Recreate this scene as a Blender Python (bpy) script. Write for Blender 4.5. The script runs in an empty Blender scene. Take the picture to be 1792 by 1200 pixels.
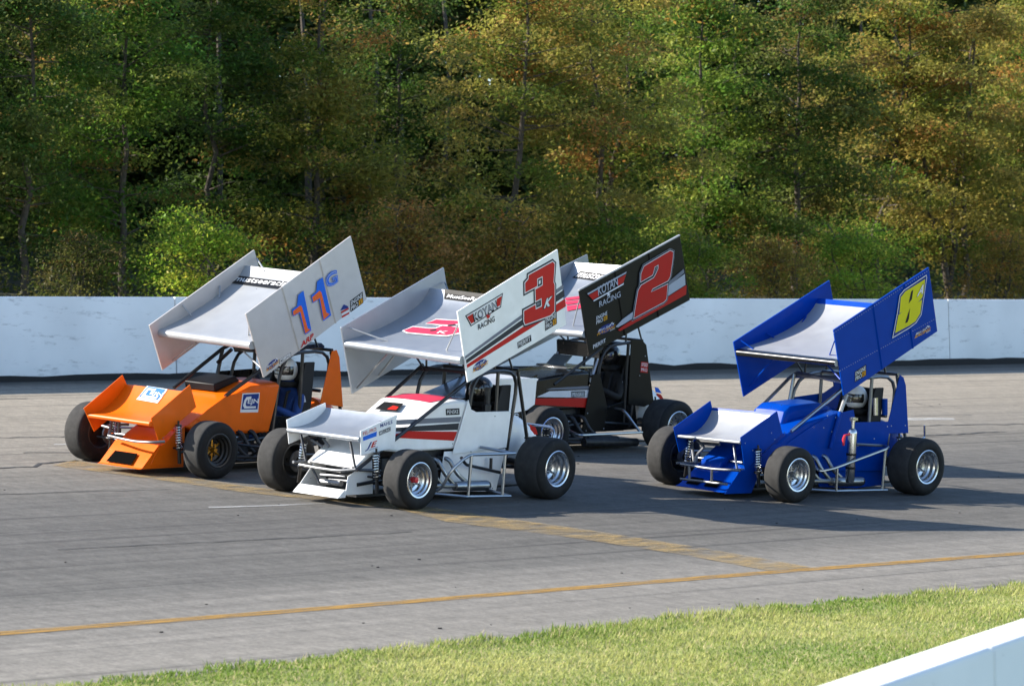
import bpy, bmesh, math, random
import numpy as np
from mathutils import Vector, Matrix
random.seed(7); rng = np.random.default_rng(11)
scene = bpy.context.scene
col = scene.collection
R = math.radians

# ------------------------------------------------------------------ camera
F, CX, CY, HOR = 6000.0, 896.0, 600.0, 540.0      # focal length and centre in photo pixels
CAMZ = 2.6
PITCH = math.atan((CY - HOR) / F); HEAD = R(44.0)  # heading clockwise from +Y (+X runs along the track, +Y to the outer wall)
cam_d = bpy.data.cameras.new('camera'); cam = bpy.data.objects.new('camera', cam_d); col.objects.link(cam)
cam_d.sensor_width = 36.0; cam_d.lens = 36.0 * F / 1792.0; cam_d.clip_start = 0.5; cam_d.clip_end = 2000.0
cam.location = (0, 0, CAMZ); cam.rotation_euler = (math.pi / 2 - PITCH, 0, -HEAD)
scene.camera = cam
cam_d.dof.use_dof = True; cam_d.dof.focus_distance = 39.5; cam_d.dof.aperture_fstop = 4.0

# ------------------------------------------------------------------ light
SUN_EL = R(29.8)
trav = (Vector((math.cos(HEAD), -math.sin(HEAD), 0)) * 0.985 - Vector((math.sin(HEAD), math.cos(HEAD), 0)) * 0.11).normalized()
sd = Vector((trav.x * math.cos(SUN_EL), trav.y * math.cos(SUN_EL), -math.sin(SUN_EL)))   # way the light travels
sun_d = bpy.data.lights.new('sun', 'SUN'); sun_d.energy = 5.0; sun_d.angle = R(0.5); sun_d.color = (1.0, 0.93, 0.82)
sun = bpy.data.objects.new('sun', sun_d); col.objects.link(sun)
sun.rotation_euler = sd.to_track_quat('-Z', 'Y').to_euler()
world = bpy.data.worlds.new('World'); scene.world = world; world.use_nodes = True
wn = world.node_tree.nodes; wl = world.node_tree.links
sky = wn.new('ShaderNodeTexSky'); sky.sky_type = 'NISHITA'; sky.sun_disc = False
sky.sun_elevation = SUN_EL; sky.sun_rotation = math.atan2(-sd.x, -sd.y)
sky.air_density = 1.0; sky.dust_density = 0.4; sky.ozone_density = 3.0
wl.new(sky.outputs[0], wn['Background'].inputs[0]); wn['Background'].inputs[1].default_value = 0.118
vs = scene.view_settings; vs.view_transform = 'Standard'; vs.look = 'None'; vs.gamma = 1.0; vs.use_curve_mapping = False
vs.exposure = 1.25
scene.render.engine = 'CYCLES'

# ------------------------------------------------------------------ from photo pixels to places
fw = np.array([math.sin(HEAD) * math.cos(PITCH), math.cos(HEAD) * math.cos(PITCH), -math.sin(PITCH)])
rt = np.array([math.cos(HEAD), -math.sin(HEAD), 0.0]); upv = np.cross(rt, fw); CAM = np.array([0, 0, CAMZ])
BANK, BY0, BZ0 = 0.072, 27.6, 0.482               # the banked track plane
NB = np.array([0, -BANK, 1.0]); NB /= np.linalg.norm(NB)
def gz(y): return BZ0 + BANK * (y - BY0)
def hit(u, v, n, p0):
    d = fw + rt * (u - CX) / F - upv * (v - CY) / F
    return CAM + d * (((np.asarray(p0) - CAM) @ n) / (d @ n))
def ground(u, v, h=0.0): return hit(u, v, NB, np.array([0, BY0, BZ0 + h]))
CROP = {'A': (420, 420, 2.5), 'B': (100, 400, 2.666), 'C': (1120, 450, 2.666), 'D': (880, 400, 2.857), 'E': (480, 620, 4.287),
        'F': (740, 600, 4.0), 'G': (1160, 620, 4.444), 'H': (1420, 620, 4.446), 'I': (100, 620, 5.219), 'J': (400, 560, 4.615),
        'K': (800, 430, 5.0), 'L': (1000, 400, 5.0), 'M': (1440, 460, 5.0), 'N': (420, 410, 4.8), 'O': (900, 560, 4.616),
        'P': (250, 430, 5.216), 'Q': (590, 460, 5.219), 'Z': (0, 0, 1.0)}
class Frame:                                       # a car's own axes: x forward, y to its left, z up from the track
    def __init__(s, x, y, yaw):
        a = R(yaw); f = np.array([math.cos(a), math.sin(a), BANK * math.sin(a)]); f /= np.linalg.norm(f)
        s.ax = [f, np.cross(NB, f), NB]; s.o = np.array([x, y, gz(y)])
        s.mat = Matrix([[s.ax[j][i] for j in range(3)] + [s.o[i]] for i in range(3)] + [[0, 0, 0, 1]])
    def on(s, c, x, y, axis, val):
        ox, oy, k = CROP[c]; n = s.ax[axis]
        P = hit(ox + x / k, oy + y / k, n, s.o + n * val) - s.o
        return Vector([float(P @ a) for a in s.ax])

# ------------------------------------------------------------------ materials
MATS = {}
def new_mat(name):
    m = bpy.data.materials.new(name); m.use_nodes = True; MATS[name] = m
    return m, m.node_tree.nodes, m.node_tree.links, m.node_tree.nodes['Principled BSDF']
def simple(name, colr, rough=0.5, metal=0.0, coat=0.0, var=0.06, scale=6.0, bump=0.0, spec=0.5, dirt=None):
    m, n, l, b = new_mat(name)
    tc = n.new('ShaderNodeTexCoord'); no = n.new('ShaderNodeTexNoise'); no.inputs['Scale'].default_value = scale; no.inputs['Detail'].default_value = 6
    l.new(tc.outputs['Object'], no.inputs['Vector'])
    rp = n.new('ShaderNodeValToRGB'); rp.color_ramp.elements[0].position = 0.3; rp.color_ramp.elements[1].position = 0.75
    c = Vector(colr)
    rp.color_ramp.elements[0].color = (*(c * (1 - var)), 1); rp.color_ramp.elements[1].color = (*[min(1, q * (1 + var)) for q in c], 1)
    l.new(no.outputs['Fac'], rp.inputs[0]); src = rp.outputs[0]
    if dirt:
        n2 = n.new('ShaderNodeTexNoise'); n2.inputs['Scale'].default_value = dirt[1]; n2.inputs['Detail'].default_value = 9; n2.inputs['Roughness'].default_value = 0.7
        l.new(tc.outputs['Object'], n2.inputs['Vector'])
        r2 = n.new('ShaderNodeValToRGB'); r2.color_ramp.elements[0].position = dirt[2]; r2.color_ramp.elements[1].position = dirt[2] + 0.22
        r2.color_ramp.elements[0].color = (0, 0, 0, 1); r2.color_ramp.elements[1].color = (dirt[3],) * 3 + (1,)
        l.new(n2.outputs['Fac'], r2.inputs[0])
        mx = n.new('ShaderNodeMix'); mx.data_type = 'RGBA'; l.new(r2.outputs[0], mx.inputs['Factor']); l.new(src, mx.inputs['A']); mx.inputs['B'].default_value = (*dirt[0], 1)
        src = mx.outputs['Result']
    l.new(src, b.inputs['Base Color'])
    mr = n.new('ShaderNodeMapRange'); mr.inputs['To Min'].default_value = max(0.03, rough - 0.08); mr.inputs['To Max'].default_value = min(1, rough + 0.1)
    l.new(no.outputs['Fac'], mr.inputs['Value']); l.new(mr.outputs[0], b.inputs['Roughness'])
    b.inputs['Metallic'].default_value = metal; b.inputs['Coat Weight'].default_value = coat; b.inputs['Coat Roughness'].default_value = 0.06
    b.inputs['Specular IOR Level'].default_value = spec
    if bump:
        bp = n.new('ShaderNodeBump'); bp.inputs['Strength'].default_value = bump; bp.inputs['Distance'].default_value = 0.01
        l.new(no.outputs['Fac'], bp.inputs['Height']); l.new(bp.outputs[0], b.inputs['Normal'])
    return m
grime = (0.10, 0.085, 0.07)
simple('white_paint', (0.84, 0.84, 0.83), 0.32, coat=0.4, dirt=(grime, 5, 0.62, 0.25))
simple('orange_paint', (0.76, 0.125, 0.001), 0.4, coat=0.1, spec=.2, dirt=(grime, 5, 0.62, 0.25))
simple('blue_paint', (0.0002, 0.042, 0.31), 0.32, coat=0.06, spec=.06, dirt=(grime, 6, 0.68, 0.12))
simple('black_paint', (0.005, 0.005, 0.0055), 0.25, coat=0.3, spec=.3, dirt=((0.03, 0.027, 0.024), 5, 0.6, 0.3))
simple('charcoal_vinyl', (0.008, 0.0072, 0.0062), 0.4, coat=0.05, spec=.15, dirt=((0.025, 0.021, 0.018), 4, 0.6, 0.3))
simple('wing_aluminium', (0.30, 0.325, 0.36), 0.42, metal=0.55, dirt=((0.30, 0.28, 0.26), 3, 0.55, 0.35))
simple('wing_white', (0.31, 0.318, 0.328), 0.35, metal=0.1, coat=0.2, dirt=((0.34, 0.30, 0.27), 3.5, 0.56, 0.35))
simple('panel_grey', (0.50, 0.475, 0.455), 0.4, metal=0.15, dirt=((0.33, 0.28, 0.25), 3, 0.55, 0.4))
simple('chrome', (0.50, 0.51, 0.53), 0.2, metal=1.0, var=0.05)
simple('steel_tube', (0.33, 0.345, 0.365), 0.3, metal=1.0, var=0.1)
simple('rim_aluminium', (0.55, 0.56, 0.58), 0.24, metal=1.0, var=0.05)
simple('rim_black', (0.012, 0.012, 0.012), 0.4)
simple('gold_hub', (0.55, 0.26, 0.03), 0.35, metal=0.8)
simple('black_tube', (0.012, 0.012, 0.013), 0.35, coat=0.2)
simple('dark_metal', (0.05, 0.05, 0.052), 0.5, metal=0.7, var=0.35, scale=20)
simple('grey_metal', (0.25, 0.25, 0.26), 0.4, metal=0.9, var=0.3, scale=20)
simple('tyre_sidewall', (0.009, 0.009, 0.0095), 0.7, var=0.15, dirt=((0.07, 0.065, 0.06), 12, 0.55, 0.4), bump=0.1, spec=0.3)
simple('tyre_tread', (0.042, 0.041, 0.040), 0.9, var=0.25, scale=14, dirt=((0.03, 0.03, 0.03), 30, 0.52, 0.5), bump=0.3, spec=0.2)
simple('seat_black', (0.012, 0.012, 0.013), 0.75)
simple('dec_black', (0.006, 0.006, 0.007), 0.5, spec=0.2, var=0.04)
simple('dec_white', (0.72, 0.72, 0.72), 0.5, spec=0.2, var=0.04)
simple('dec_red', (0.50, 0.014, 0.008), 0.5, spec=0.2, var=0.04)
simple('dec_pink', (0.55, 0.035, 0.08), 0.5, spec=0.2, var=0.04)
simple('dec_darkgrey', (0.035, 0.037, 0.042), 0.5, spec=0.2, var=0.04)
simple('dec_grey', (0.18, 0.19, 0.22), 0.5, spec=0.2, var=0.04)
simple('dec_lightgrey', (0.42, 0.44, 0.48), 0.5, spec=0.2, var=0.04)
simple('dec_blue', (0.012, 0.13, 0.62), 0.5, spec=0.2, var=0.04)
simple('dec_navy', (0.012, 0.035, 0.20), 0.5, spec=0.2, var=0.04)
simple('dec_orange', (0.78, 0.13, 0.02), 0.5, spec=0.2, var=0.04)
simple('dec_yellow', (0.58, 0.54, 0.006), 0.5, spec=0.2, var=0.04)
simple('dec_gold', (0.72, 0.34, 0.01), 0.5, spec=0.2, var=0.04)
simple('suit_blue', (0.008, 0.045, 0.20), 0.8)
simple('suit_black', (0.014, 0.013, 0.013), 0.8)
simple('suit_grey', (0.05, 0.045, 0.042), 0.8)
simple('glove_dark', (0.03, 0.025, 0.022), 0.8)
simple('glove_red', (0.35, 0.04, 0.02), 0.8)
simple('helmet_white', (0.78, 0.78, 0.77), 0.22, coat=0.6, var=0.03)
simple('helmet_black', (0.015, 0.014, 0.015), 0.2, coat=0.6)
simple('visor', (0.03, 0.025, 0.022), 0.08, coat=1.0)
simple('windscreen', (0.16, 0.2, 0.25), 0.12, metal=0.3)
simple('bumper_steel', (0.16, 0.165, 0.175), 0.5, metal=0.7)
simple('cage_steel', (0.20, 0.21, 0.23), 0.35, metal=0.9)
simple('inlet_black', (0.003, 0.003, 0.003), 0.9, spec=0.02)
simple('red_plastic', (0.55, 0.02, 0.03), 0.35)

# ------------------------------------------------------------------ mesh helpers
class MB:
    def __init__(s): s.v = []; s.f = []; s.m = []
    def add(s, vs, fs, mi=0):
        b = len(s.v); s.v += [tuple(v) for v in vs]; s.f += [tuple(i + b for i in f) for f in fs]; s.m += [mi] * len(fs); return s
    def box(s, c, d, rot=None, mi=0):
        v = [Vector((x * d[0] / 2, y * d[1] / 2, z * d[2] / 2)) for x in (-1, 1) for y in (-1, 1) for z in (-1, 1)]
        if rot is not None: v = [rot @ q for q in v]
        v = [q + Vector(c) for q in v]
        return s.add(v, [(0, 1, 3, 2), (4, 6, 7, 5), (0, 4, 5, 1), (2, 3, 7, 6), (0, 2, 6, 4), (1, 5, 7, 3)], mi)
    def tube(s, pts, r, n=8, mi=0, caps=True):
        pts = [Vector(p) for p in pts]; rs = r if isinstance(r, (list, tuple)) else [r] * len(pts)
        rings = []; prev = None
        for i, p in enumerate(pts):
            d = (pts[min(i + 1, len(pts) - 1)] - pts[max(i - 1, 0)]).normalized()
            if prev is None:
                a = Vector((0, 0, 1)) if abs(d.z) < 0.9 else Vector((1, 0, 0)); u = d.cross(a).normalized()
            else:
                u = (prev - d * prev.dot(d)).normalized()
            prev = u; w = d.cross(u)
            rings.append([p + (u * math.cos(2 * math.pi * k / n) + w * math.sin(2 * math.pi * k / n)) * rs[i] for k in range(n)])
        fs = []
        for i in range(len(pts) - 1):
            for k in range(n): fs.append((i * n + k, i * n + (k + 1) % n, (i + 1) * n + (k + 1) % n, (i + 1) * n + k))
        if caps: fs.append(tuple(range(n - 1, -1, -1))); fs.append(tuple((len(pts) - 1) * n + k for k in range(n)))
        return s.add([q for ring in rings for q in ring], fs, mi)
    def prism(s, poly, axis, a, b, mi=0):            # poly: 2D points in the other two axes; extruded from a to b along axis
        def P(q, t):
            return (t, q[0], q[1]) if axis == 0 else ((q[0], t, q[1]) if axis == 1 else (q[0], q[1], t))
        n = len(poly); vs = [P(q, a) for q in poly] + [P(q, b) for q in poly]
        fs = [tuple(range(n)), tuple(range(2 * n - 1, n - 1, -1))] + [(i, i + n, (i + 1) % n + n, (i + 1) % n) for i in range(n)]
        return s.add(vs, fs, mi)
    def lathe(s, prof, c=(0, 0, 0), n=40, mi=None, ax='y'):   # prof: (radius, offset along the axis)
        vs = []; fs = []; c = Vector(c)
        for r, t in prof:
            for k in range(n):
                a = 2 * math.pi * k / n; p = r * math.cos(a), r * math.sin(a)
                vs.append(c + (Vector((p[0], t, p[1])) if ax == 'y' else (Vector((p[0], p[1], t)) if ax == 'z' else Vector((t, p[0], p[1])))))
        b = len(s.v); s.v += [tuple(v) for v in vs]
        for i in range(len(prof) - 1):
            for k in range(n):
                s.f.append((b + i * n + k, b + i * n + (k + 1) % n, b + (i + 1) * n + (k + 1) % n, b + (i + 1) * n + k)); s.m.append(0 if mi is None else mi[i])
        return s
    def mesh(s, name, mats, smooth=True, ang=35):
        me = bpy.data.meshes.new(name); me.from_pydata(s.v, [], s.f)
        for m in (mats if isinstance(mats, (list, tuple)) else [mats]): me.materials.append(MATS[m] if isinstance(m, str) else m)
        me.polygons.foreach_set('material_index', s.m)
        bm = bmesh.new(); bm.from_mesh(me); bmesh.ops.recalc_face_normals(bm, faces=bm.faces); bm.to_mesh(me); bm.free()
        if smooth:
            me.polygons.foreach_set('use_smooth', [True] * len(me.polygons)); me.set_sharp_from_angle(angle=R(ang))
        me.update(); return me
    def build(s, name, mats, parent=None, bevel=0.0, smooth=True, seg=2, ang=35):
        o = bpy.data.objects.new(name, s.mesh(name, mats, smooth, ang)); col.objects.link(o)
        if parent is not None: o.parent = parent
        if bevel:
            md = o.modifiers.new('bevel', 'BEVEL'); md.width = bevel; md.segments = seg; md.limit_method = 'ANGLE'; md.angle_limit = R(40)
        return o
def tag(o, label=None, cat=None, group=None, kind=None):
    for k, v in (('label', label), ('category', cat), ('group', group), ('kind', kind)):
        if v: o[k] = v
    return o
def empty(name, mat=None):
    o = bpy.data.objects.new(name, None); col.objects.link(o); o.empty_display_size = 0.3
    if mat is not None: o.matrix_world = mat
    return o
def offset_poly(poly, d):
    n = len(poly); area = sum(poly[i][0] * poly[(i + 1) % n][1] - poly[(i + 1) % n][0] * poly[i][1] for i in range(n))
    sg = 1 if area > 0 else -1; out = []
    for i in range(n):
        a, b, c = Vector(poly[i - 1]), Vector(poly[i]), Vector(poly[(i + 1) % n])
        e1, e2 = (b - a).normalized(), (c - b).normalized()
        n1, n2 = Vector((e1.y, -e1.x)) * sg, Vector((e2.y, -e2.x)) * sg
        k = n1 + n2; k = k / max(0.45, k.length_squared / 2) if k.length > 1e-6 else n1
        out.append(tuple(b + k * d))
    return out
FONTC = {}
def text_mesh(s, bold=0.02, shear=0.0):
    key = (s, bold, shear)
    if key in FONTC: return FONTC[key]
    cu = bpy.data.curves.new('t', 'FONT'); cu.body = s; cu.size = 1.0; cu.offset = bold; cu.shear = shear; cu.resolution_u = 3; cu.fill_mode = 'FRONT'
    o = bpy.data.objects.new('t', cu); col.objects.link(o); dg = bpy.context.evaluated_depsgraph_get()
    me = bpy.data.meshes.new_from_object(o.evaluated_get(dg)); v = np.array([q.co[:] for q in me.vertices]); f = [tuple(p.vertices) for p in me.polygons]
    col.objects.unlink(o); bpy.data.objects.remove(o); bpy.data.meshes.remove(me)
    lo, hi = v.min(0), v.max(0); v = (v[:, :2] - lo[:2]) / (hi[:2] - lo[:2])
    FONTC[key] = (v, f); return FONTC[key]

# ------------------------------------------------------------------ the setting: track, markings, grass, walls, ground behind
def asphalt():
    m, n, l, b = new_mat('asphalt')
    geo = n.new('ShaderNodeNewGeometry'); sep = n.new('ShaderNodeSeparateXYZ'); l.new(geo.outputs['Position'], sep.inputs[0])
    wob = n.new('ShaderNodeTexNoise'); wob.inputs['Scale'].default_value = 0.35; wob.inputs['Detail'].default_value = 4
    mpw = n.new('ShaderNodeMapping'); mpw.inputs['Scale'].default_value = (0.12, 1, 1); l.new(geo.outputs['Position'], mpw.inputs[0]); l.new(mpw.outputs[0], wob.inputs['Vector'])
    ad = n.new('ShaderNodeMath'); ad.operation = 'MULTIPLY_ADD'; ad.inputs[1].default_value = 1.6; l.new(wob.outputs['Fac'], ad.inputs[0]); l.new(sep.outputs['Y'], ad.inputs[2])
    mr = n.new('ShaderNodeMapRange'); mr.inputs['From Min'].default_value = 19.0; mr.inputs['From Max'].default_value = 44.0; l.new(ad.outputs[0], mr.inputs['Value'])
    rp = n.new('ShaderNodeValToRGB'); cr = rp.color_ramp      # bands across the track: worn apron, rubbered groove, pale outer lane, darker towards the foot of the wall
    def P(y): return (y + 0.8 - 19.0) / 25.0
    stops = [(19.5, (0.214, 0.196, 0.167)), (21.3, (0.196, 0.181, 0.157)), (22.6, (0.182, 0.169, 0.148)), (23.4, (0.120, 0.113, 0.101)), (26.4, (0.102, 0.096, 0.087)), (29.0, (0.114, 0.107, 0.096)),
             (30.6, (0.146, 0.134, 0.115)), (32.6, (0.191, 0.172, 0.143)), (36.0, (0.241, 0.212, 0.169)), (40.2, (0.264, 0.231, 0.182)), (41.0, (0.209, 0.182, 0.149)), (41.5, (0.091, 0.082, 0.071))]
    while len(cr.elements) < len(stops): cr.elements.new(0.5)
    for e, (y, c) in zip(cr.elements, stops): e.position = P(y); e.color = (*c, 1)
    l.new(mr.outputs[0], rp.inputs[0])
    # streaks along the driving line
    mp = n.new('ShaderNodeMapping'); mp.inputs['Scale'].default_value = (0.10, 4.5, 1); l.new(geo.outputs['Position'], mp.inputs[0])
    st = n.new('ShaderNodeTexNoise'); st.inputs['Scale'].default_value = 1.0; st.inputs['Detail'].default_value = 7; st.inputs['Roughness'].default_value = 0.65; l.new(mp.outputs[0], st.inputs['Vector'])
    r1 = n.new('ShaderNodeValToRGB'); r1.color_ramp.elements[0].position = 0.3; r1.color_ramp.elements[1].position = 0.72
    r1.color_ramp.elements[0].color = (.80, .80, .80, 1); r1.color_ramp.elements[1].color = (1.16, 1.155, 1.15, 1); l.new(st.outputs['Fac'], r1.inputs[0])
    # dark skid streaks
    mp3 = n.new('ShaderNodeMapping'); mp3.inputs['Scale'].default_value = (0.035, 3.0, 1); mp3.inputs['Rotation'].default_value = (0, 0, 0.012); l.new(geo.outputs['Position'], mp3.inputs[0])
    s3 = n.new('ShaderNodeTexNoise'); s3.inputs['Scale'].default_value = 1.7; s3.inputs['Detail'].default_value = 3; l.new(mp3.outputs[0], s3.inputs['Vector'])
    r3 = n.new('ShaderNodeValToRGB'); r3.color_ramp.elements[0].position = 0.29; r3.color_ramp.elements[1].position = 0.40
    r3.color_ramp.elements[0].color = (.60, .60, .61, 1); r3.color_ramp.elements[1].color = (1, 1, 1, 1); l.new(s3.outputs['Fac'], r3.inputs[0])
    # aggregate speckle
    ag = n.new('ShaderNodeTexNoise'); ag.inputs['Scale'].default_value = 26; ag.inputs['Detail'].default_value = 8; ag.inputs['Roughness'].default_value = 0.75; l.new(geo.outputs['Position'], ag.inputs['Vector'])
    r2 = n.new('ShaderNodeValToRGB'); r2.color_ramp.elements[0].position = 0.28; r2.color_ramp.elements[1].position = 0.72
    r2.color_ramp.elements[0].color = (.72, .72, .72, 1); r2.color_ramp.elements[1].color = (1.28, 1.28, 1.28, 1); l.new(ag.outputs['Fac'], r2.inputs[0])
    mp4 = n.new('ShaderNodeMapping'); mp4.inputs['Scale'].default_value = (7.0, 3.2, 1); l.new(geo.outputs['Position'], mp4.inputs[0])
    md = n.new('ShaderNodeTexNoise'); md.inputs['Scale'].default_value = 1.0; md.inputs['Detail'].default_value = 5; md.inputs['Roughness'].default_value = 0.8; l.new(mp4.outputs[0], md.inputs['Vector'])
    r4 = n.new('ShaderNodeValToRGB'); r4.color_ramp.elements[0].position = 0.3; r4.color_ramp.elements[1].position = 0.7
    r4.color_ramp.elements[0].color = (.74, .74, .74, 1); r4.color_ramp.elements[1].color = (1.24, 1.24, 1.24, 1); l.new(md.outputs['Fac'], r4.inputs[0])
    cur = rp.outputs[0]
    for q in (r1, r3, r4, r2):
        mx = n.new('ShaderNodeMix'); mx.data_type = 'RGBA'; mx.blend_type = 'MULTIPLY'; mx.inputs['Factor'].default_value = 1
        l.new(cur, mx.inputs['A']); l.new(q.outputs[0], mx.inputs['B']); cur = mx.outputs['Result']
    l.new(cur, b.inputs['Base Color']); b.inputs['Roughness'].default_value = 0.88; b.inputs['Specular IOR Level'].default_value = 0.25
    bp = n.new('ShaderNodeBump'); bp.inputs['Strength'].default_value = 0.5; bp.inputs['Distance'].default_value = 0.012; l.new(ag.outputs['Fac'], bp.inputs['Height']); l.new(bp.outputs[0], b.inputs['Normal'])
    return m
asphalt()
def paint_mat(name, colr, lo, hi, scl=(0.7, 9, 1)):            # worn paint: wears away to bare asphalt in patches
    m, n, l, b = new_mat(name)
    geo = n.new('ShaderNodeNewGeometry'); mp = n.new('ShaderNodeMapping'); mp.inputs['Scale'].default_value = scl; l.new(geo.outputs['Position'], mp.inputs[0])
    no = n.new('ShaderNodeTexNoise'); no.inputs['Scale'].default_value = 2.2; no.inputs['Detail'].default_value = 8; no.inputs['Roughness'].default_value = 0.7; l.new(mp.outputs[0], no.inputs['Vector'])
    rp = n.new('ShaderNodeValToRGB'); rp.color_ramp.elements[0].position = lo; rp.color_ramp.elements[1].position = hi
    rp.color_ramp.elements[0].color = (0, 0, 0, 1); rp.color_ramp.elements[1].color = (.92, .92, .92, 1); l.new(no.outputs['Fac'], rp.inputs[0])
    l.new(rp.outputs[0], b.inputs['Alpha']); b.inputs['Base Color'].default_value = (*colr, 1); b.inputs['Roughness'].default_value = 0.8
    return m
paint_mat('yellow_line_paint', (.34, .185, .025), 0.30, 0.6, (1.2, 9, 1))
paint_mat('yellow_band_paint', (.33, .225, .085), 0.36, 0.72, (1.2, 2.2, 1))
paint_mat('white_line_paint', (.6, .6, .58), 0.38, 0.7)
paint_mat('tar', (.03, .03, .03), 0.2, 0.4)

XA, XB = -60.0, 190.0
WALL_Y = 41.9
def strip(name, pts_lo, pts_hi, mat, h, kind='structure', parent=None):
    mb = MB(); n = len(pts_lo)
    vs = [(p[0], p[1], p[2] + h) for p in pts_lo] + [(p[0], p[1], p[2] + h) for p in pts_hi]
    mb.add(vs, [(i, i + 1, n + i + 1, n + i) for i in range(n - 1)])
    o = mb.build(name, mat, parent, smooth=False)
    if kind: o['kind'] = kind
    return o
# grass edge follows the inside of the apron
edge = [(-60, 18.0), (0, 19.2), (8, 19.5), (15.03, 19.68), (16.8, 19.82), (19.3, 19.92), (21.5, 20.12), (23.8, 20.17), (26.1, 20.1), (30, 19.9), (60, 18.5), (190, 14.0)]
def edge_y(x):
    for (x0, y0), (x1, y1) in zip(edge, edge[1:]):
        if x0 <= x <= x1: return y0 + (y1 - y0) * (x - x0) / (x1 - x0)
    return edge[-1][1]
xs = np.linspace(XA, XB, 126)
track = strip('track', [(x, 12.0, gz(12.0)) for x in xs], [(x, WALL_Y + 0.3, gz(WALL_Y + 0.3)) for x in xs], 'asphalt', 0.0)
# yellow edge line along the apron
yl = [ground(u, v) for u, v in ((-60, 1117), (0, 1112), (450, 1077), (896, 1041), (1350, 1004), (1792, 970.5), (1850, 966))]
yh = [(p[0], p[1] + 0.16, gz(p[1] + 0.16)) for p in yl]
d0 = (yl[-1] - yl[0]) / np.linalg.norm(yl[-1] - yl[0])
yl = [yl[0] - d0 * 60] + yl + [yl[-1] + d0 * 100]; yl = [(p[0], p[1], gz(p[1])) for p in yl]; yh = [(p[0] + 0.0, p[1] + 0.17, gz(p[1] + 0.17)) for p in yl]
strip('yellow_edge_line', yl, yh, 'yellow_line_paint', 0.004)
lo = [(90, 815), (300, 843), (420, 861), (600, 880), (700, 892), (780, 913), (1000, 941), (1200, 972), (1345, 999)]
hi = [(130, 806), (330, 836), (450, 854), (620, 870), (740, 886), (860, 904), (1010, 925), (1215, 957), (1420, 993)]
strip('yellow_crossing_band', [ground(*p) for p in lo], [ground(*p) for p in hi], 'yellow_band_paint', 0.008)
for a, bq in (([(1560, 736.2), (1672, 734.6)], [(1560, 731.0), (1668, 731.5)]), ([(95, 779), (119, 778.3)], [(95, 777), (119, 776.5)]), ([(365, 889), (470, 886), (570, 881)], [(365, 887), (470, 884), (570, 879.6)])):
    strip('white_dash', [ground(*p) for p in a], [ground(*p) for p in bq], 'white_line_paint', 0.005)
def crack(pts, w):
    g = [ground(*p) for p in pts]; lo_, hi_ = [], []
    for i, p in enumerate(g):
        k = w * random.uniform(0.7, 1.3); lo_.append((p[0], p[1] - k, gz(p[1] - k))); hi_.append((p[0], p[1] + k, gz(p[1] + k)))
    strip('tar_seam', lo_, hi_, 'tar', 0.006)
def wav(u0, v0, u1, v1, n=14, a=0.8): return [(u0 + (u1 - u0) * i / n, v0 + (v1 - v0) * i / n + random.uniform(-a, a)) for i in range(n + 1)]
crack(wav(-20, 766.5, 125, 764.5, 8), .022); crack(wav(1590, 745, 1815, 742, 12, .6), .03); crack(wav(1600, 762.5, 1700, 759, 8, .7) + wav(1712, 757, 1760, 756, 4, .4), .03)
crack(wav(-20, 819, 60, 817, 5) + wav(70, 812, 135, 806, 6, 1.0), .03); crack(wav(40, 792, 125, 792, 6), .02); crack(wav(1600, 705.5, 1634, 711.5, 4, .3), .03)
crack(wav(100, 962, 720, 931, 30, .8), .012); crack(wav(-10, 865, 300, 856, 16, .6), .012); crack(wav(640, 783, 1100, 770, 16, .6), .02)
crack(wav(1600, 728, 1700, 727, 6, .3), .012); crack(wav(-20, 698.5, 48, 697.5, 5, .3), .02)

# infield turf: soil sheet and blades
m, n, l, b = new_mat('turf_soil')
geo = n.new('ShaderNodeNewGeometry'); no = n.new('ShaderNodeTexNoise'); no.inputs['Scale'].default_value = 3; no.inputs['Detail'].default_value = 8; l.new(geo.outputs['Position'], no.inputs['Vector'])
rp = n.new('ShaderNodeValToRGB'); rp.color_ramp.elements[0].color = (.16, .20, .045, 1); rp.color_ramp.elements[1].color = (.32, .31, .10, 1); rp.color_ramp.elements[0].position = .3; rp.color_ramp.elements[1].position = .7
l.new(no.outputs['Fac'], rp.inputs[0]); l.new(rp.outputs[0], b.inputs['Base Color']); b.inputs['Roughness'].default_value = 0.95
def turf_z(x, y): return gz(y) + 0.02 + 0.03 * math.sin(x * 1.3) * math.sin(y * 1.7)
mb = MB(); nx, ny = 90, 12
gx = np.concatenate([np.linspace(-60, 5, 14), np.linspace(6, 34, 60), np.linspace(36, 190, 16)])
vsg = []
for x in gx:
    e = edge_y(x) + 0.05 * math.sin(x * 5.1) + 0.04 * math.sin(x * 11.3)
    for j in range(ny + 1):
        t = j / ny; y = e - (t ** 2) * 70
        vsg.append((x, y, (gz(y) if y > 12 else gz(12.0)) + 0.008))
mb.add(vsg, [(i * (ny + 1) + j, (i + 1) * (ny + 1) + j, (i + 1) * (ny + 1) + j + 1, i * (ny + 1) + j + 1) for i in range(len(gx) - 1) for j in range(ny)])
tag(mb.build('infield_ground', 'turf_soil'), kind='structure')
m, n, l, b = new_mat('grass_blade')
at = n.new('ShaderNodeAttribute'); at.attribute_name = 'tint'; l.new(at.outputs['Color'], b.inputs['Base Color']); b.inputs['Roughness'].default_value = 0.6
b.inputs['Specular IOR Level'].default_value = 0.2
tr = n.new('ShaderNodeBsdfTranslucent'); l.new(at.outputs['Color'], tr.inputs[0]); mxs = n.new('ShaderNodeMixShader'); mxs.inputs[0].default_value = 0.45
l.new(b.outputs[0], mxs.inputs[1]); l.new(tr.outputs[0], mxs.inputs[2]); l.new(mxs.outputs[0], n['Material Output'].inputs[0])
NG = 230000
gxr = rng.uniform(10, 30, NG); gt = rng.uniform(0, 1, NG) ** 1.15
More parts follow.
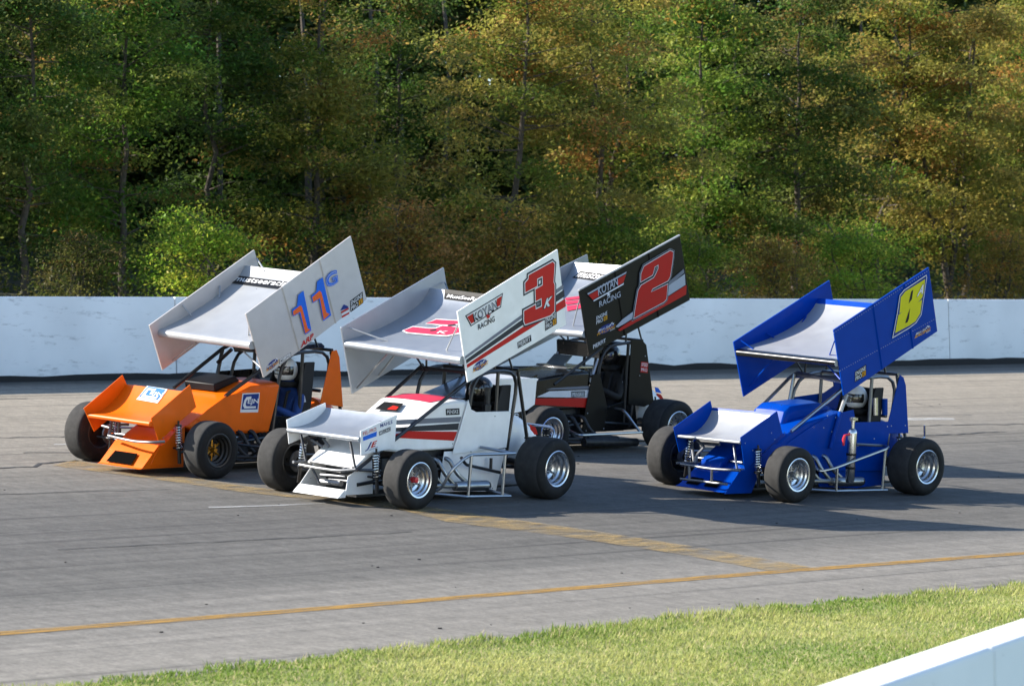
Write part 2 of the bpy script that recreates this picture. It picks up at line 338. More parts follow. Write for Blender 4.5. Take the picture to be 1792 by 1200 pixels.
ey = np.array([edge_y(x) for x in np.linspace(10, 30, 400)]); eyy = np.interp(gxr, np.linspace(10, 30, 400), ey) + .05 * np.sin(gxr * 5.1) + .05 * np.sin(gxr * 13) + .06
gy = eyy - gt * 7.5
pat = np.sin(gxr * 1.9 + np.sin(gy * 2.3)) * np.sin(gy * 2.7 + np.cos(gxr * 1.1)) + .6 * np.sin(gxr * 6.3 + gy * 3) * np.sin(gy * 7.1 - gxr)
hgt = rng.uniform(.015, .04, NG) * (1 + .35 * pat) * np.where(gt < .05, rng.uniform(.6, 2.0, NG), 1)
ang = rng.uniform(0, 2 * np.pi, NG); lean = rng.uniform(.2, 1.3, NG) * hgt; wd = rng.uniform(.004, .009, NG)
gzz = BZ0 + BANK * (gy - BY0) + .012
base = np.stack([gxr, gy, gzz], 1); dr = np.stack([np.cos(ang), np.sin(ang), 0 * ang], 1); pr = np.stack([-np.sin(ang), np.cos(ang), 0 * ang], 1)
V = np.stack([base - pr * wd[:, None], base + pr * wd[:, None], base + dr * lean[:, None] + np.array([0, 0, 1]) * hgt[:, None]], 1).reshape(-1, 3)
def fast_mesh(name, V, nper, mat, tint=None):
    me = bpy.data.meshes.new(name); nf = len(V) // nper
    me.vertices.add(len(V)); me.vertices.foreach_set('co', V.astype(np.float32).ravel()); me.loops.add(len(V)); me.loops.foreach_set('vertex_index', np.arange(len(V), dtype=np.int32))
    me.polygons.add(nf); me.polygons.foreach_set('loop_start', np.arange(0, len(V), nper, dtype=np.int32))
    me.update(calc_edges=True); me.materials.append(MATS[mat])
    if tint is not None:
        a = me.color_attributes.new('tint', 'FLOAT_COLOR', 'POINT'); a.data.foreach_set('color', np.concatenate([tint, np.ones((len(tint), 1))], 1).astype(np.float32).ravel())
    return me
pat2 = np.sin(gxr * .9 + 1.3 * np.sin(gy * .8)) * np.sin(gy * 1.9 + .7 * gxr)
mixg = np.clip(.52 + .5 * pat2 + .22 * pat + rng.normal(0, .22, NG), 0, 1)[:, None]
tint = (1 - mixg) * np.array([.16, .25, .04]) + mixg * np.array([.46, .46, .16]); straw = rng.uniform(0, 1, NG) < .10; tint[straw] = np.array([.52, .45, .24])
go = bpy.data.objects.new('grass', fast_mesh('grass', V, 3, 'grass_blade', np.repeat(tint, 3, 0))); col.objects.link(go)
tag(go, 'mown yellow green infield grass beside the track apron', 'grass', kind='stuff')

# painted concrete
def concrete(name, basec, seed, scuff=.575):
    m, n, l, b = new_mat(name)
    geo = n.new('ShaderNodeNewGeometry')
    n1 = n.new('ShaderNodeTexNoise'); n1.inputs['Scale'].default_value = 0.9; n1.inputs['Detail'].default_value = 6; l.new(geo.outputs['Position'], n1.inputs['Vector'])
    r1 = n.new('ShaderNodeValToRGB'); r1.color_ramp.elements[0].position = .3; r1.color_ramp.elements[1].position = .7
    r1.color_ramp.elements[0].color = (*[c * .86 for c in basec], 1); r1.color_ramp.elements[1].color = (*basec, 1); l.new(n1.outputs['Fac'], r1.inputs[0])
    mp = n.new('ShaderNodeMapping'); mp.inputs['Scale'].default_value = (1.2, 1.2, 5.5); mp.inputs['Location'].default_value = (seed, 0, 0); l.new(geo.outputs['Position'], mp.inputs[0])
    n2 = n.new('ShaderNodeTexNoise'); n2.inputs['Scale'].default_value = 1.6; n2.inputs['Detail'].default_value = 7; n2.inputs['Roughness'].default_value = .72; l.new(mp.outputs[0], n2.inputs['Vector'])
    r2 = n.new('ShaderNodeValToRGB'); r2.color_ramp.elements[0].position = scuff; r2.color_ramp.elements[1].position = scuff + .125
    r2.color_ramp.elements[0].color = (0, 0, 0, 1); r2.color_ramp.elements[1].color = (.6, .6, .6, 1); l.new(n2.outputs['Fac'], r2.inputs[0])
    mx = n.new('ShaderNodeMix'); mx.data_type = 'RGBA'; l.new(r2.outputs[0], mx.inputs['Factor']); l.new(r1.outputs[0], mx.inputs['A']); mx.inputs['B'].default_value = (.22, .21, .2, 1)
    # rub marks and splash low down
    n3 = n.new('ShaderNodeTexNoise'); n3.inputs['Scale'].default_value = 2.4; n3.inputs['Detail'].default_value = 8; n3.inputs['Roughness'].default_value = .7
    mp3 = n.new('ShaderNodeMapping'); mp3.inputs['Scale'].default_value = (.8, 1, 2.5); l.new(geo.outputs['Position'], mp3.inputs[0]); l.new(mp3.outputs[0], n3.inputs['Vector'])
    tc = n.new('ShaderNodeTexCoord'); sp = n.new('ShaderNodeSeparateXYZ'); l.new(tc.outputs['Generated'], sp.inputs[0])
    mm = n.new('ShaderNodeMath'); mm.operation = 'SUBTRACT'; l.new(n3.outputs['Fac'], mm.inputs[0]); 
    ml = n.new('ShaderNodeMath'); ml.operation = 'MULTIPLY'; ml.inputs[1].default_value = .5; l.new(sp.outputs['Z'], ml.inputs[0]); l.new(ml.outputs[0], mm.inputs[1])
    r3 = n.new('ShaderNodeValToRGB'); r3.color_ramp.elements[0].position = .44; r3.color_ramp.elements[1].position = .62
    r3.color_ramp.elements[0].color = (0, 0, 0, 1); r3.color_ramp.elements[1].color = (.5, .5, .5, 1); l.new(mm.outputs[0], r3.inputs[0])
    m2 = n.new('ShaderNodeMix'); m2.data_type = 'RGBA'; l.new(r3.outputs[0], m2.inputs['Factor']); l.new(mx.outputs['Result'], m2.inputs['A']); m2.inputs['B'].default_value = (.30, .30, .31, 1)
    l.new(m2.outputs['Result'], b.inputs['Base Color']); b.inputs['Roughness'].default_value = .75
    n4 = n.new('ShaderNodeTexNoise'); n4.inputs['Scale'].default_value = 14; n4.inputs['Detail'].default_value = 6; l.new(geo.outputs['Position'], n4.inputs['Vector'])
    bp = n.new('ShaderNodeBump'); bp.inputs['Strength'].default_value = .25; bp.inputs['Distance'].default_value = .01; l.new(n4.outputs['Fac'], bp.inputs['Height']); l.new(bp.outputs[0], b.inputs['Normal'])
concrete('wall_paint', (.88, .88, .87), 3.0)
simple('base_strip', (.018, .017, .017), .9, bump=.3, scale=12)
WT = gz(WALL_Y) + 1.27
wall = empty('concrete_wall', Matrix.Translation((52.27, WALL_Y, gz(WALL_Y))))
tag(wall, 'long white painted concrete retaining wall along the outer edge of the track', 'wall')
PL = 19.04
for i in range(-6, 8):
    x0 = i * PL + .012; x1 = (i + 1) * PL - .012; mb = MB()
    mb.prism([(0.0, .10), (.045, 1.24), (.06, 1.27), (.30, 1.27), (.32, 1.24), (.34, -.2), (.0, -.2)], 0, x0, x1)
    o = mb.build('wall_panel', 'wall_paint', wall, bevel=.012)
mb = MB(); prof = []
for i in range(0, 400):
    x = -108 + i * .6; prof.append(x)
vsf = []
for x in prof:
    t = .10 + random.uniform(-.035, .03); vsf += [(x, -.03, t), (x, -.05, -.1), (x, .002, t + .004)]
mb.add(vsf, [(i * 3, i * 3 + 1, i * 3 + 4, i * 3 + 3) for i in range(len(prof) - 1)] + [(i * 3, i * 3 + 3, i * 3 + 5, i * 3 + 2) for i in range(len(prof) - 1)])
mb.build('wall_base_strip', 'base_strip', wall)  # black ragged strip along the base of the wall
# near wall at the infield side
a, c = Vector((12.5, 10.65, .8)), Vector((15.6, 11.97, .8)); dv = (c - a).normalized()
concrete('near_wall_paint', (.86, .86, .85), 9.0, .64)
nw = empty('infield_wall', Matrix.Translation((14.52, 11.36, 0)) @ Matrix.Rotation(math.atan2(dv.y, dv.x), 4, 'Z'))
tag(nw, 'white painted concrete infield wall cutting across the bottom right corner', 'wall')
for x0, x1 in ((-9.0, -4.51), (-4.49, -.012), (.012, 4.49), (4.51, 9.0), (9.02, 13.5), (13.52, 18)):
    MB().prism([(-.05, -.8), (-.02, .77), (.0, .80), (.27, .80), (.29, .77), (.32, -.8)], 0, x0, x1).build('wall_panel', 'near_wall_paint', nw, bevel=.015)

# ground behind the outer wall: leaf-strewn bank rising into the wood
m, n, l, b = new_mat('wood_floor')
geo = n.new('ShaderNodeNewGeometry'); no = n.new('ShaderNodeTexNoise'); no.inputs['Scale'].default_value = 1.2; no.inputs['Detail'].default_value = 8; l.new(geo.outputs['Position'], no.inputs['Vector'])
rp = n.new('ShaderNodeValToRGB'); rp.color_ramp.elements[0].color = (.02, .02, .01, 1); rp.color_ramp.elements[1].color = (.03, .04, .014, 1); l.new(no.outputs['Fac'], rp.inputs[0]); l.new(rp.outputs[0], b.inputs['Base Color']); b.inputs['Roughness'].default_value = .95
def bank_z(x, y): return gz(WALL_Y) + .25 + max(0, y - 46) * .10 + .15 * math.sin(x * .31) * math.sin(y * .23)
xg = np.linspace(-80, 260, 60); yg = np.concatenate([np.linspace(WALL_Y + .32, 60, 10), np.linspace(64, 260, 16)])
mb = MB(); mb.add([(x, y, bank_z(x, y)) for x in xg for y in yg], [(i * len(yg) + j, (i + 1) * len(yg) + j, (i + 1) * len(yg) + j + 1, i * len(yg) + j + 1) for i in range(len(xg) - 1) for j in range(len(yg) - 1)])
tag(mb.build('woodland_ground', 'wood_floor'), kind='structure')
m, n, l, b = new_mat('far_ground'); b.inputs['Base Color'].default_value = (.07, .09, .03, 1); b.inputs['Roughness'].default_value = 1
mb = MB(); mb.add([(-900, -900, -1.6), (900, -900, -1.6), (900, 900, -1.6), (-900, 900, -1.6)], [(0, 1, 2, 3)])
tag(mb.build('ground', 'far_ground', smooth=False), kind='structure')

# crumbs of rubber and grit lying on the asphalt
mb = MB(); rr_ = np.random.default_rng(5)
for i in range(45):
    p = ground(rr_.uniform(-100, 1900), rr_.uniform(700, 1110)); k = rr_.uniform(.005, .016); a = rr_.uniform(0, 3.1)
    mb.box((p[0], p[1], p[2] + k * .3), (k * 2.2, k, k * .6), Matrix.Rotation(a, 3, 'Z'))
tag(mb.build('rubber_crumbs', 'tyre_sidewall', smooth=False), 'scattered black crumbs of tyre rubber on the track', 'debris', kind='stuff')

# ------------------------------------------------------------------ the race cars: shared builders
def to_px(fr, p):
    P = fr.o + fr.ax[0] * p[0] + fr.ax[1] * p[1] + fr.ax[2] * p[2] - CAM; z = P @ fw
    return np.array([CX + F * (P @ rt) / z, CY - F * (P @ upv) / z])
class Car:
    def __init__(s, name, x, y, yaw, label):
        s.fr = Frame(x, y, yaw); s.root = tag(empty(name, s.fr.mat), label, 'race car', 'winged race cars running in a pack')
    # --- traced pieces
    def pt(s, c, x, y, v, ax=1): return s.fr.on(c, x, y, ax, v)
    def P2(s, c, pts, yv): return [(q.x, q.z) for q in (s.fr.on(c, a, b_, 1, yv) for a, b_ in pts)]
    def panel(s, name, c, pts, y, th, mat, parent=None, bevel=.004):
        return MB().prism(s.P2(c, pts, y), 1, y, y - th).build(name, mat, parent or s.root, bevel=bevel)
    def decal(s, name, c, pts, y, off, mat, parent, grow=0.0, p2=None):
        poly = p2 or s.P2(c, pts, y)
        if grow: poly = offset_poly(poly, grow)
        return MB().add([(q[0], y + off, q[1]) for q in poly], [tuple(range(len(poly)))]).build(name, mat, parent, smooth=False)
    def words(s, t, c, quad, y, off, mat, parent, bold=.008, shear=0.0, name='lettering'):   # quad: bottom-left, bottom-right, top-left pixels on the plane y
        v, f = text_mesh(t, bold, shear); a, b_, d = [s.fr.on(c, *q, 1, y) for q in quad]
        o = MB(); o.add([a + (b_ - a) * float(q[0]) + (d - a) * float(q[1]) + Vector((0, off, 0)) for q in v], f)
        return o.build(name, mat, parent, smooth=False)
    def tubes(s, name, runs, r, mat, parent=None, n=8):
        mb = MB(); o = None; apart = name in ('wing_brace', 'front_downtube', 'radius_rod', 'steering_arm', 'nose_strut', 'wing_strut', 'exhaust_header', 'lower_frame_tube', 'front_axle')
        for run in runs:
            rr = r
            if isinstance(run[0], (int, float)): rr, run = run[0], run[1]
            mb.tube(run, rr, n)
            if apart: o = mb.build(name, mat, parent or s.root); mb = MB()
        return o if apart else mb.build(name, mat, parent or s.root)

def arc_run(pts, k=4):                              # rounds the corners of a tube run
    pts = [Vector(p) for p in pts]; out = [pts[0]]
    for i in range(1, len(pts) - 1):
        a, b_, c = pts[i - 1], pts[i], pts[i + 1]; d = min((b_ - a).length, (c - b_).length) * .35
        p, q = b_ + (a - b_).normalized() * d, b_ + (c - b_).normalized() * d
        for j in range(k + 1):
            t = j / k; out.append(p * (1 - t) ** 2 + b_ * 2 * t * (1 - t) + q * t * t)
    return out + [pts[-1]]

def wheel(car, x, y_out, side, Rr, w, rimR, rim_mat='rim_aluminium', hub_mat='grey_metal', tread='tyre_tread'):
    yc = y_out - side * w / 2; h = w / 2; c = (x, yc, Rr); S = side
    # rim: outer lip, deep dish, centre disc, inner barrel
    prof = [(rimR + .012, h * .93), (rimR + .016, h * .97), (rimR + .004, h), (rimR - .012, h * .97), (rimR - .016, h * .80), (rimR - .034, h * .72), (rimR - .036, h * .48), (rimR - .055, h * .40),
            (rimR - .058, h * .12), (rimR * .52, h * .05), (rimR * .42, h * .14), (.02, h * .14)]
    inner = [(.02, -h * .05), (rimR * .45, -h * .05), (rimR - .05, -h * .02), (rimR - .03, -h * .5), (rimR - .014, -h * .9), (rimR, -h * .99), (rimR + .012, -h * .95)]
    mb = MB(); mb.lathe([(r, S * t) for r, t in prof], c, 44); mb.lathe([(r, S * t) for r, t in inner], c, 44)
    wob = mb.build('wheel', rim_mat, car.root, ang=30)
    t = [(rimR + .006, -h * .94), (rimR + .02, -h * 1.0), ((rimR + Rr) / 2 - .02, -h * 1.04), (Rr - .055, -h * 1.02), (Rr - .022, -h * .95), (Rr - .005, -h * .84), (Rr, -h * .6), (Rr + .001, 0)]
    t = t + [(r, -q) for r, q in t[-2::-1]]; mi = [0, 0, 0, 0, 0, 1, 1, 1, 1, 0, 0, 0, 0, 0]
    MB().lathe([(r, S * q) for r, q in t], c, 56, mi).build('tyre', ['tyre_sidewall', tread], wob, ang=50)
    hb = MB(); hb.lathe([(.0, .06), (.022, .06), (.03, .045), (.034, 0.0), (.05, -.01)], (x, yc + S * h * .14, Rr), 14) if S > 0 else hb.lathe([(.0, -.06), (.022, -.06), (.03, -.045), (.034, 0.0)], (x, yc - h * .14, Rr), 14)
    for k in range(6):
        a = 2 * math.pi * k / 6; hb.box((x + .062 * math.cos(a), yc + S * (h * .14 + .008), Rr + .062 * math.sin(a)), (.018, .02, .018))
        a += .5; d = Vector((math.cos(a), 0, math.sin(a)))
        hb.tube([Vector((x, yc + S * h * .13, Rr)) + d * .03, Vector((x, yc + S * h * .08, Rr)) + d * (rimR - .06)], .013, 6)
    hb.build('hub', hub_mat, wob)
    return wob

def coilover(car, p0, p1, r=.034, turns=9, mat='chrome', low='black_tube'):
    p0, p1 = Vector(p0), Vector(p1); d = p1 - p0; u = d.normalized(); a = u.cross(Vector((0, 1, 0))).normalized(); b_ = u.cross(a)
    mb = MB().tube([p0 - u * .03, p0 + d * .45], r * .62, 10); mb.tube([p0 + d * .45, p1 + u * .03], r * .35, 8)
    mb.tube([p0 + d * .30, p0 + d * .33], r * 1.15, 12); mb.tube([p0 + d * .93, p0 + d * .97], r * 1.15, 12)
    o = mb.build('coilover_shock', low, car.root)
    n = turns * 10; pts = [p0 + d * (.33 + .60 * i / n) + (a * math.cos(2 * math.pi * turns * i / n) + b_ * math.sin(2 * math.pi * turns * i / n)) * r for i in range(n + 1)]
    MB().tube(pts, .0075, 5).build('spring', mat, o); return o

class Airfoil:                                       # curved lifting surface between two end planes
    def __init__(s, car, right, left_le, yr, yl, le_r, te_t=.012, dle=None):
        fine = []; Q = [right[0]] + list(right) + [right[-1]]
        for i in range(1, len(Q) - 2):
            for k in range(8):
                t = k / 8; fine.append(tuple(.5 * ((2 * Q[i][j]) + (Q[i + 1][j] - Q[i - 1][j]) * t + (2 * Q[i - 1][j] - 5 * Q[i][j] + 4 * Q[i + 1][j] - Q[i + 2][j]) * t * t + (3 * Q[i][j] - Q[i - 1][j] - 3 * Q[i + 1][j] + Q[i + 2][j]) * t ** 3) for j in (0, 1)))
        right = fine + [right[-1]]
        s.car, s.yr, s.yl = car, yr, yl; s.top = right
        s.dx, s.dz = left_le[0] - right[0][0], left_le[1] - right[0][1]; s.r = le_r; s.te = te_t
        L = [0.0]
        for a, b_ in zip(right, right[1:]): L.append(L[-1] + math.hypot(b_[0] - a[0], b_[1] - a[1]))
        s.ss = np.array(L) / L[-1]; s.xx = np.array([p[0] for p in right]); s.zz = np.array([p[1] for p in right])
    def at(s, q, t, off=0.0):
        return Vector((float(np.interp(q, s.ss, s.xx)) + s.dx * t, s.yr + (s.yl - s.yr) * t, float(np.interp(q, s.ss, s.zz)) + s.dz * t + off))
    def px(s, c, x, y):
        ox, oy, k = CROP[c]; goal = np.array([ox + x / k, oy + y / k]); q = np.array([.5, .5])
        for _ in range(25):
            f = lambda w: to_px(s.car.fr, s.at(w[0], w[1]))
            r = f(q) - goal; J = np.stack([(f(q + np.array([1e-3, 0])) - r - goal) / 1e-3, (f(q + np.array([0, 1e-3])) - r - goal) / 1e-3], 1)
            try: q = q - np.clip(np.linalg.solve(J, r), -.3, .3)
            except np.linalg.LinAlgError: break
            q = np.clip(q, -.02, 1.1)
        return q
    def build(s, name, mats, parent, te_band=None):
        mb = MB(); N = 26; span = [0, .25, .5, .75, 1]; rings = []
        for t in span:
            ring = []; sa = [(i / N) ** 1.25 for i in range(N + 1)]
            for q in sa[1:]: ring.append(s.at(q, t))
            for q in sa[:0:-1]: ring.append(s.at(q, t) - Vector((0, 0, s.te + (2 * s.r * 1.02 - s.te) * (1 - q) ** 1.6 )))
            le = s.at(0, t) - Vector((0, 0, s.r)); 
            for k in range(1, 8):
                a = -math.pi / 2 - math.pi * k / 8; ring.append(le + Vector((-math.cos(a), 0, math.sin(a))) * s.r)
            rings.append(ring)
        n = len(rings[0])
        vs = [p for r in rings for p in r]; fs = []; mi = []
        for j in range(len(span) - 1):
            for k in range(n):
                fs.append((j * n + k, j * n + (k + 1) % n, (j + 1) * n + (k + 1) % n, (j + 1) * n + k))
                mi.append(1 if (te_band and (te_band[0] <= k < te_band[1])) else (2 if (len(mats) > 2 and k >= 2 * N - 1) else 0))
        b0 = len(mb.v); mb.v += [tuple(p) for p in vs]; mb.f += fs; mb.m += mi
        mb.f += [tuple(range(n)), tuple((len(span) - 1) * n + k for k in range(n))]; mb.m += [0, 0]
        s.obj = mb.build(name, mats, parent, ang=40); return s.obj
    def lay(s, name, q2, faces, mat, off):             # drapes a flat pattern over the curved face, cut in narrow strips
        bm = bmesh.new(); vs = [bm.verts.new((float(q[0]), float(q[1]), 0)) for q in q2]
        for f in faces:
            try: bm.faces.new([vs[i] for i in f])
            except ValueError: pass
        for i in range(1, 30):
            g = bm.verts[:] + bm.edges[:] + bm.faces[:]; bmesh.ops.bisect_plane(bm, geom=g, plane_co=(i / 30, 0, 0), plane_no=(1, 0, 0))
        bm.verts.index_update(); mb = MB(); mb.add([s.at(v.co.x, v.co.y, off * 2.0) for v in bm.verts], [tuple(v.index for v in f.verts) for f in bm.faces]); bm.free()
        return mb.build(name, mat, s.obj, smooth=False)
    def decal(s, name, c, pts, mat, off=.004, grow=0.0):
        if grow: pts = offset_poly(pts, grow)
        q2 = [s.px(c, *p) for p in pts]; return s.lay(name, q2, [tuple(range(len(q2)))], mat, off)
    def words(s, t, c, quad, mat, off=.007, bold=.012, shear=0.0):
        v, f = text_mesh(t, bold, shear); a, b_, d = [s.px(c, *q) for q in quad]
        return s.lay('lettering', [a + (b_ - a) * q[0] + (d - a) * q[1] for q in v], f, mat, off)

def endplate(car, name, pts2, y, th, mat, parent, ribs=(), rib_mat=None, edge_mat=None):
    o = MB().prism(pts2, 1, y, y - th).build(name, mat, parent, bevel=.003)
    if ribs:
        mb = MB(); A, B, C_, D = [Vector(p) for p in pts2]     # front-top, rear-top, rear-bottom, front-bottom
        for f in ribs:
            p, q = A.lerp(B, f), D.lerp(C_, f); e = (B - A).normalized() * .012
            for sgn in (1,):
                yy = y + .001 if th > 0 else y - .001
                oy = .014 if th > 0 else -.014
                mb.add([(p.x - e.x, yy, p.y - e.y), (q.x - e.x, yy, q.y - e.y), (q.x, yy + oy, q.y), (p.x, yy + oy, p.y), (q.x + e.x, yy, q.y + e.y), (p.x + e.x, yy, p.y + e.y)], [(0, 1, 2, 3), (3, 2, 4, 5)])
        mb.build('stiffening_rib', rib_mat or mat, parent)
    return o

def logo_enginepro(car, c, quad, y, parent, box=True):          # quad bl, br, tl
    bl, br, tl = [Vector(q) for q in quad]; U = lambda a, b_: tuple(bl + (br - bl) * a + (tl - bl) * b_)
    if box: car.decal('sponsor_decal', c, [U(0, 0), U(1, 0), U(1, 1), U(0, 1)], y, .0025, 'dec_black', parent)
    car.words('ENGINE', c, [U(.06, .54), U(.94, .54), U(.06, .92)], y, .004, 'dec_white', parent, .008)
    car.words('PRO', c, [U(.06, .08), U(.60, .08), U(.06, .46)], y, .004, 'dec_white', parent, .008)
    car.decal('sponsor_decal', c, [U(.66, .06), U(.94, .06), U(.94, .48), U(.66, .48)], y, .004, 'dec_gold', parent)
    car.words('E', c, [U(.72, .12), U(.90, .12), U(.72, .42)], y, .0055, 'dec_black', parent, .01)
def logo_racing(car, c, quad, y, parent):
    bl, br, tl = [Vector(q) for q in quad]; U = lambda a, b_: tuple(bl + (br - bl) * a + (tl - bl) * b_)
    car.decal('sponsor_decal', c, [U(.5 + .46 * math.cos(k * math.pi / 10), .5 + .5 * math.sin(k * math.pi / 10)) for k in range(20)], y, .0025, 'dec_navy', parent)
    car.words('Must See', c, [U(.05, .52), U(.72, .52), U(.1, .80)], y, .0042, 'dec_white', parent, .008, .25)
    car.words('RACING', c, [U(.0, .12), U(1.0, .12), U(.04, .50)], y, .0042, 'dec_gold', parent, .015, .2)
    car.words('.com', c, [U(.7, -.04), U(1.0, -.04), U(.7, .10)], y, .0042, 'dec_white', parent, .008)
    for i in range(3):
        for j in range(2):
            if (i + j) % 2 == 0: car.decal('sponsor_decal', c, [U(.7 + i * .08, .62 + j * .16), U(.78 + i * .08, .62 + j * .16), U(.8 + i * .08, .78 + j * .16), U(.72 + i * .08, .78 + j * .16)], y, .0042, 'dec_white', parent)
def logo_box(car, t, c, quad, y, parent, bg, fg, pad=.1, bold=.008, shear=0.0, border=None):
    bl, br, tl = [Vector(q) for q in quad]; U = lambda a, b_: tuple(bl + (br - bl) * a + (tl - bl) * b_)
    if border: car.decal('sponsor_decal', c, [U(-.05, -.08), U(1.05, -.08), U(1.05, 1.08), U(-.05, 1.08)], y, .0022, border, parent)
    if bg: car.decal('sponsor_decal', c, [U(0, 0), U(1, 0), U(1, 1), U(0, 1)], y, .003, bg, parent)
    return car.words(t, c, [U(pad * .6, pad * 1.4), U(1 - pad * .6, pad * 1.4), U(pad * .6, 1 - pad * 1.4)], y, .0045, fg, parent, bold, shear)

# --- a seated driver: one skinned body, helmet and gloves as its pieces
def skin_body(name, chains, mat):
    verts, radii, edges, idx = [], [], [], {}
    for chain in chains:
        prev = None
        for key, p, r in chain:
            if key not in idx: idx[key] = len(verts); verts.append(p); radii.append(r)
            if prev is not None: edges.append((prev, idx[key]))
            prev = idx[key]
    me = bpy.data.meshes.new(name); me.from_pydata(verts, edges, []); o = bpy.data.objects.new(name, me); col.objects.link(o)
    md = o.modifiers.new('skin', 'SKIN'); md.use_smooth_shade = True; sb = o.modifiers.new('sub', 'SUBSURF'); sb.levels = 2; sb.render_levels = 2
    for i, r in enumerate(radii): me.skin_vertices[0].data[i].radius = (r, r) if not isinstance(r, tuple) else r; me.skin_vertices[0].data[i].use_root = (i == 0)
    dg = bpy.context.evaluated_depsgraph_get(); m2 = bpy.data.meshes.new_from_object(o.evaluated_get(dg)); col.objects.unlink(o); bpy.data.objects.remove(o)
    m2.materials.clear(); m2.materials.append(MATS[mat]); m2.polygons.foreach_set('use_smooth', [True] * len(m2.polygons)); m2.name = name
    return m2
def driver(car, hx, hy, hz, suit, helm, label, glove='glove_dark', visor='visor', patch=True):
    ox, oy, oz = hx, hy, hz - 1.16                     # helmet centre stands 1.16 over the car floor datum in the base pose
    V_ = lambda x, y, z: (x + ox, y + oy, z + oz)
    ch = [[('p', V_(.02, 0, .40), (.15, .17)), ('b', V_(-.02, 0, .56), (.13, .15)), ('c', V_(-.05, 0, .78), (.14, .18)), ('n', V_(-.04, 0, .95), (.07, .07)), ('h', V_(0, 0, 1.14), (.085, .085))]]
    for sg in (1, -1):
        k = str(sg)
        ch.append([('c', V_(-.05, 0, .78), 0), ('s' + k, V_(-.03, sg * .20, .86), .075), ('e' + k, V_(.10, sg * .27, .62), .056), ('f' + k, V_(.28, sg * .21, .70), .044), ('w' + k, V_(.36, sg * .155, .74), .033)])
        ch.append([('p', 0, 0), ('t' + k, V_(.20, sg * .12, .42), .095), ('k' + k, V_(.50, sg * .13, .52), .07), ('a' + k, V_(.88, sg * .10, .32), .05), ('o' + k, V_(.98, sg * .10, .42), .042)])
    me = skin_body('person', ch, suit); o = bpy.data.objects.new('person', me); col.objects.link(o); o.matrix_world = car.fr.mat
    tag(o, label, 'person', 'drivers strapped into the race cars')
    # helmet shell with chin bar and eye port
    mb = MB(); nu, nv = 28, 18; c = Vector(V_(.02, 0, 1.16)); vs = []; fs = []; mi = []
    for i in range(nv + 1):
        th = math.pi * i / nv
        for j in range(nu):
            ph = 2 * math.pi * j / nu; d = Vector((math.sin(th) * math.cos(ph), math.sin(th) * math.sin(ph), math.cos(th)))
            r = Vector((.155, .125, .15))
            if d.z < -.25 and d.x > 0: r = Vector((.175, .118, .155))
            vs.append(c + Vector((d.x * r.x, d.y * r.y, d.z * r.z if d.z > -.75 else -.75 * r.z)))
    for i in range(nv):
        for j in range(nu):
            ph = 2 * math.pi * (j + .5) / nu; th = math.pi * (i + .5) / nv
            front = math.cos(ph) > .1; port = front and 1.22 < th < 1.85
            fs.append((i * nu + j, i * nu + (j + 1) % nu, (i + 1) * nu + (j + 1) % nu, (i + 1) * nu + j)); mi.append(1 if port else 0)
    for f, m_ in zip(fs, mi): mb.f.append(f); mb.m.append(m_)
    mb.v = [tuple(v) for v in vs]
    mb.build('helmet', [helm, visor], o, ang=60)
    mb = MB(); mb.lathe([(.105, -.02), (.13, 0), (.135, .03), (.115, .05)], V_(-.02, 0, .98), 20, ax='z'); mb.build('neck_support', 'seat_black', o)
    for sg in (1, -1):                                 # gloves closed on the wheel rim
        w = Vector(V_(.37, sg * .155, .745)); mb = MB()
        mb.tube([w + Vector((-.03, 0, -.01)), w + Vector((.0, 0, 0)), w + Vector((.045, -sg * .005, .012))], [.032, .042, .036], 10)
        for q in range(4):
            b0 = w + Vector((.045, sg * (.030 - .018 * q), .022 - .004 * q)); ln = (.026, .031, .029, .022)[q]
            mb.tube([b0, b0 + Vector((ln, 0, .004)), b0 + Vector((ln + .012, 0, -.02)), b0 + Vector((ln - .006, 0, -.038))], [.0105, .010, .0095, .008], 6)
        b0 = w + Vector((.01, -sg * .036, .012)); mb.tube([b0, b0 + Vector((.028, -sg * .014, .008)), b0 + Vector((.05, -sg * .008, -.006))], [.0125, .0115, .0095], 6)
        mb.build('glove', glove, o)
    if patch:
        mb = MB(); s0 = Vector(V_(-.02, .265, .84)); mb.add([s0 + Vector((-.05, 0, -.04)), s0 + Vector((.05, .01, -.045)), s0 + Vector((.045, -.015, .03)), s0 + Vector((-.045, -.02, .03))], [(0, 1, 2, 3)]); mb.build('sleeve_patch', 'dec_lightgrey', o)
    for sg in (1, -1):
        mb = MB(); mb.tube([V_(.10, sg * .075, .50), V_(.105, sg * .075, .70), V_(.07, sg * .085, .90), V_(-.10, sg * .09, .955)], .02, 6); mb.build('harness_strap', 'seat_black', o)
    return o

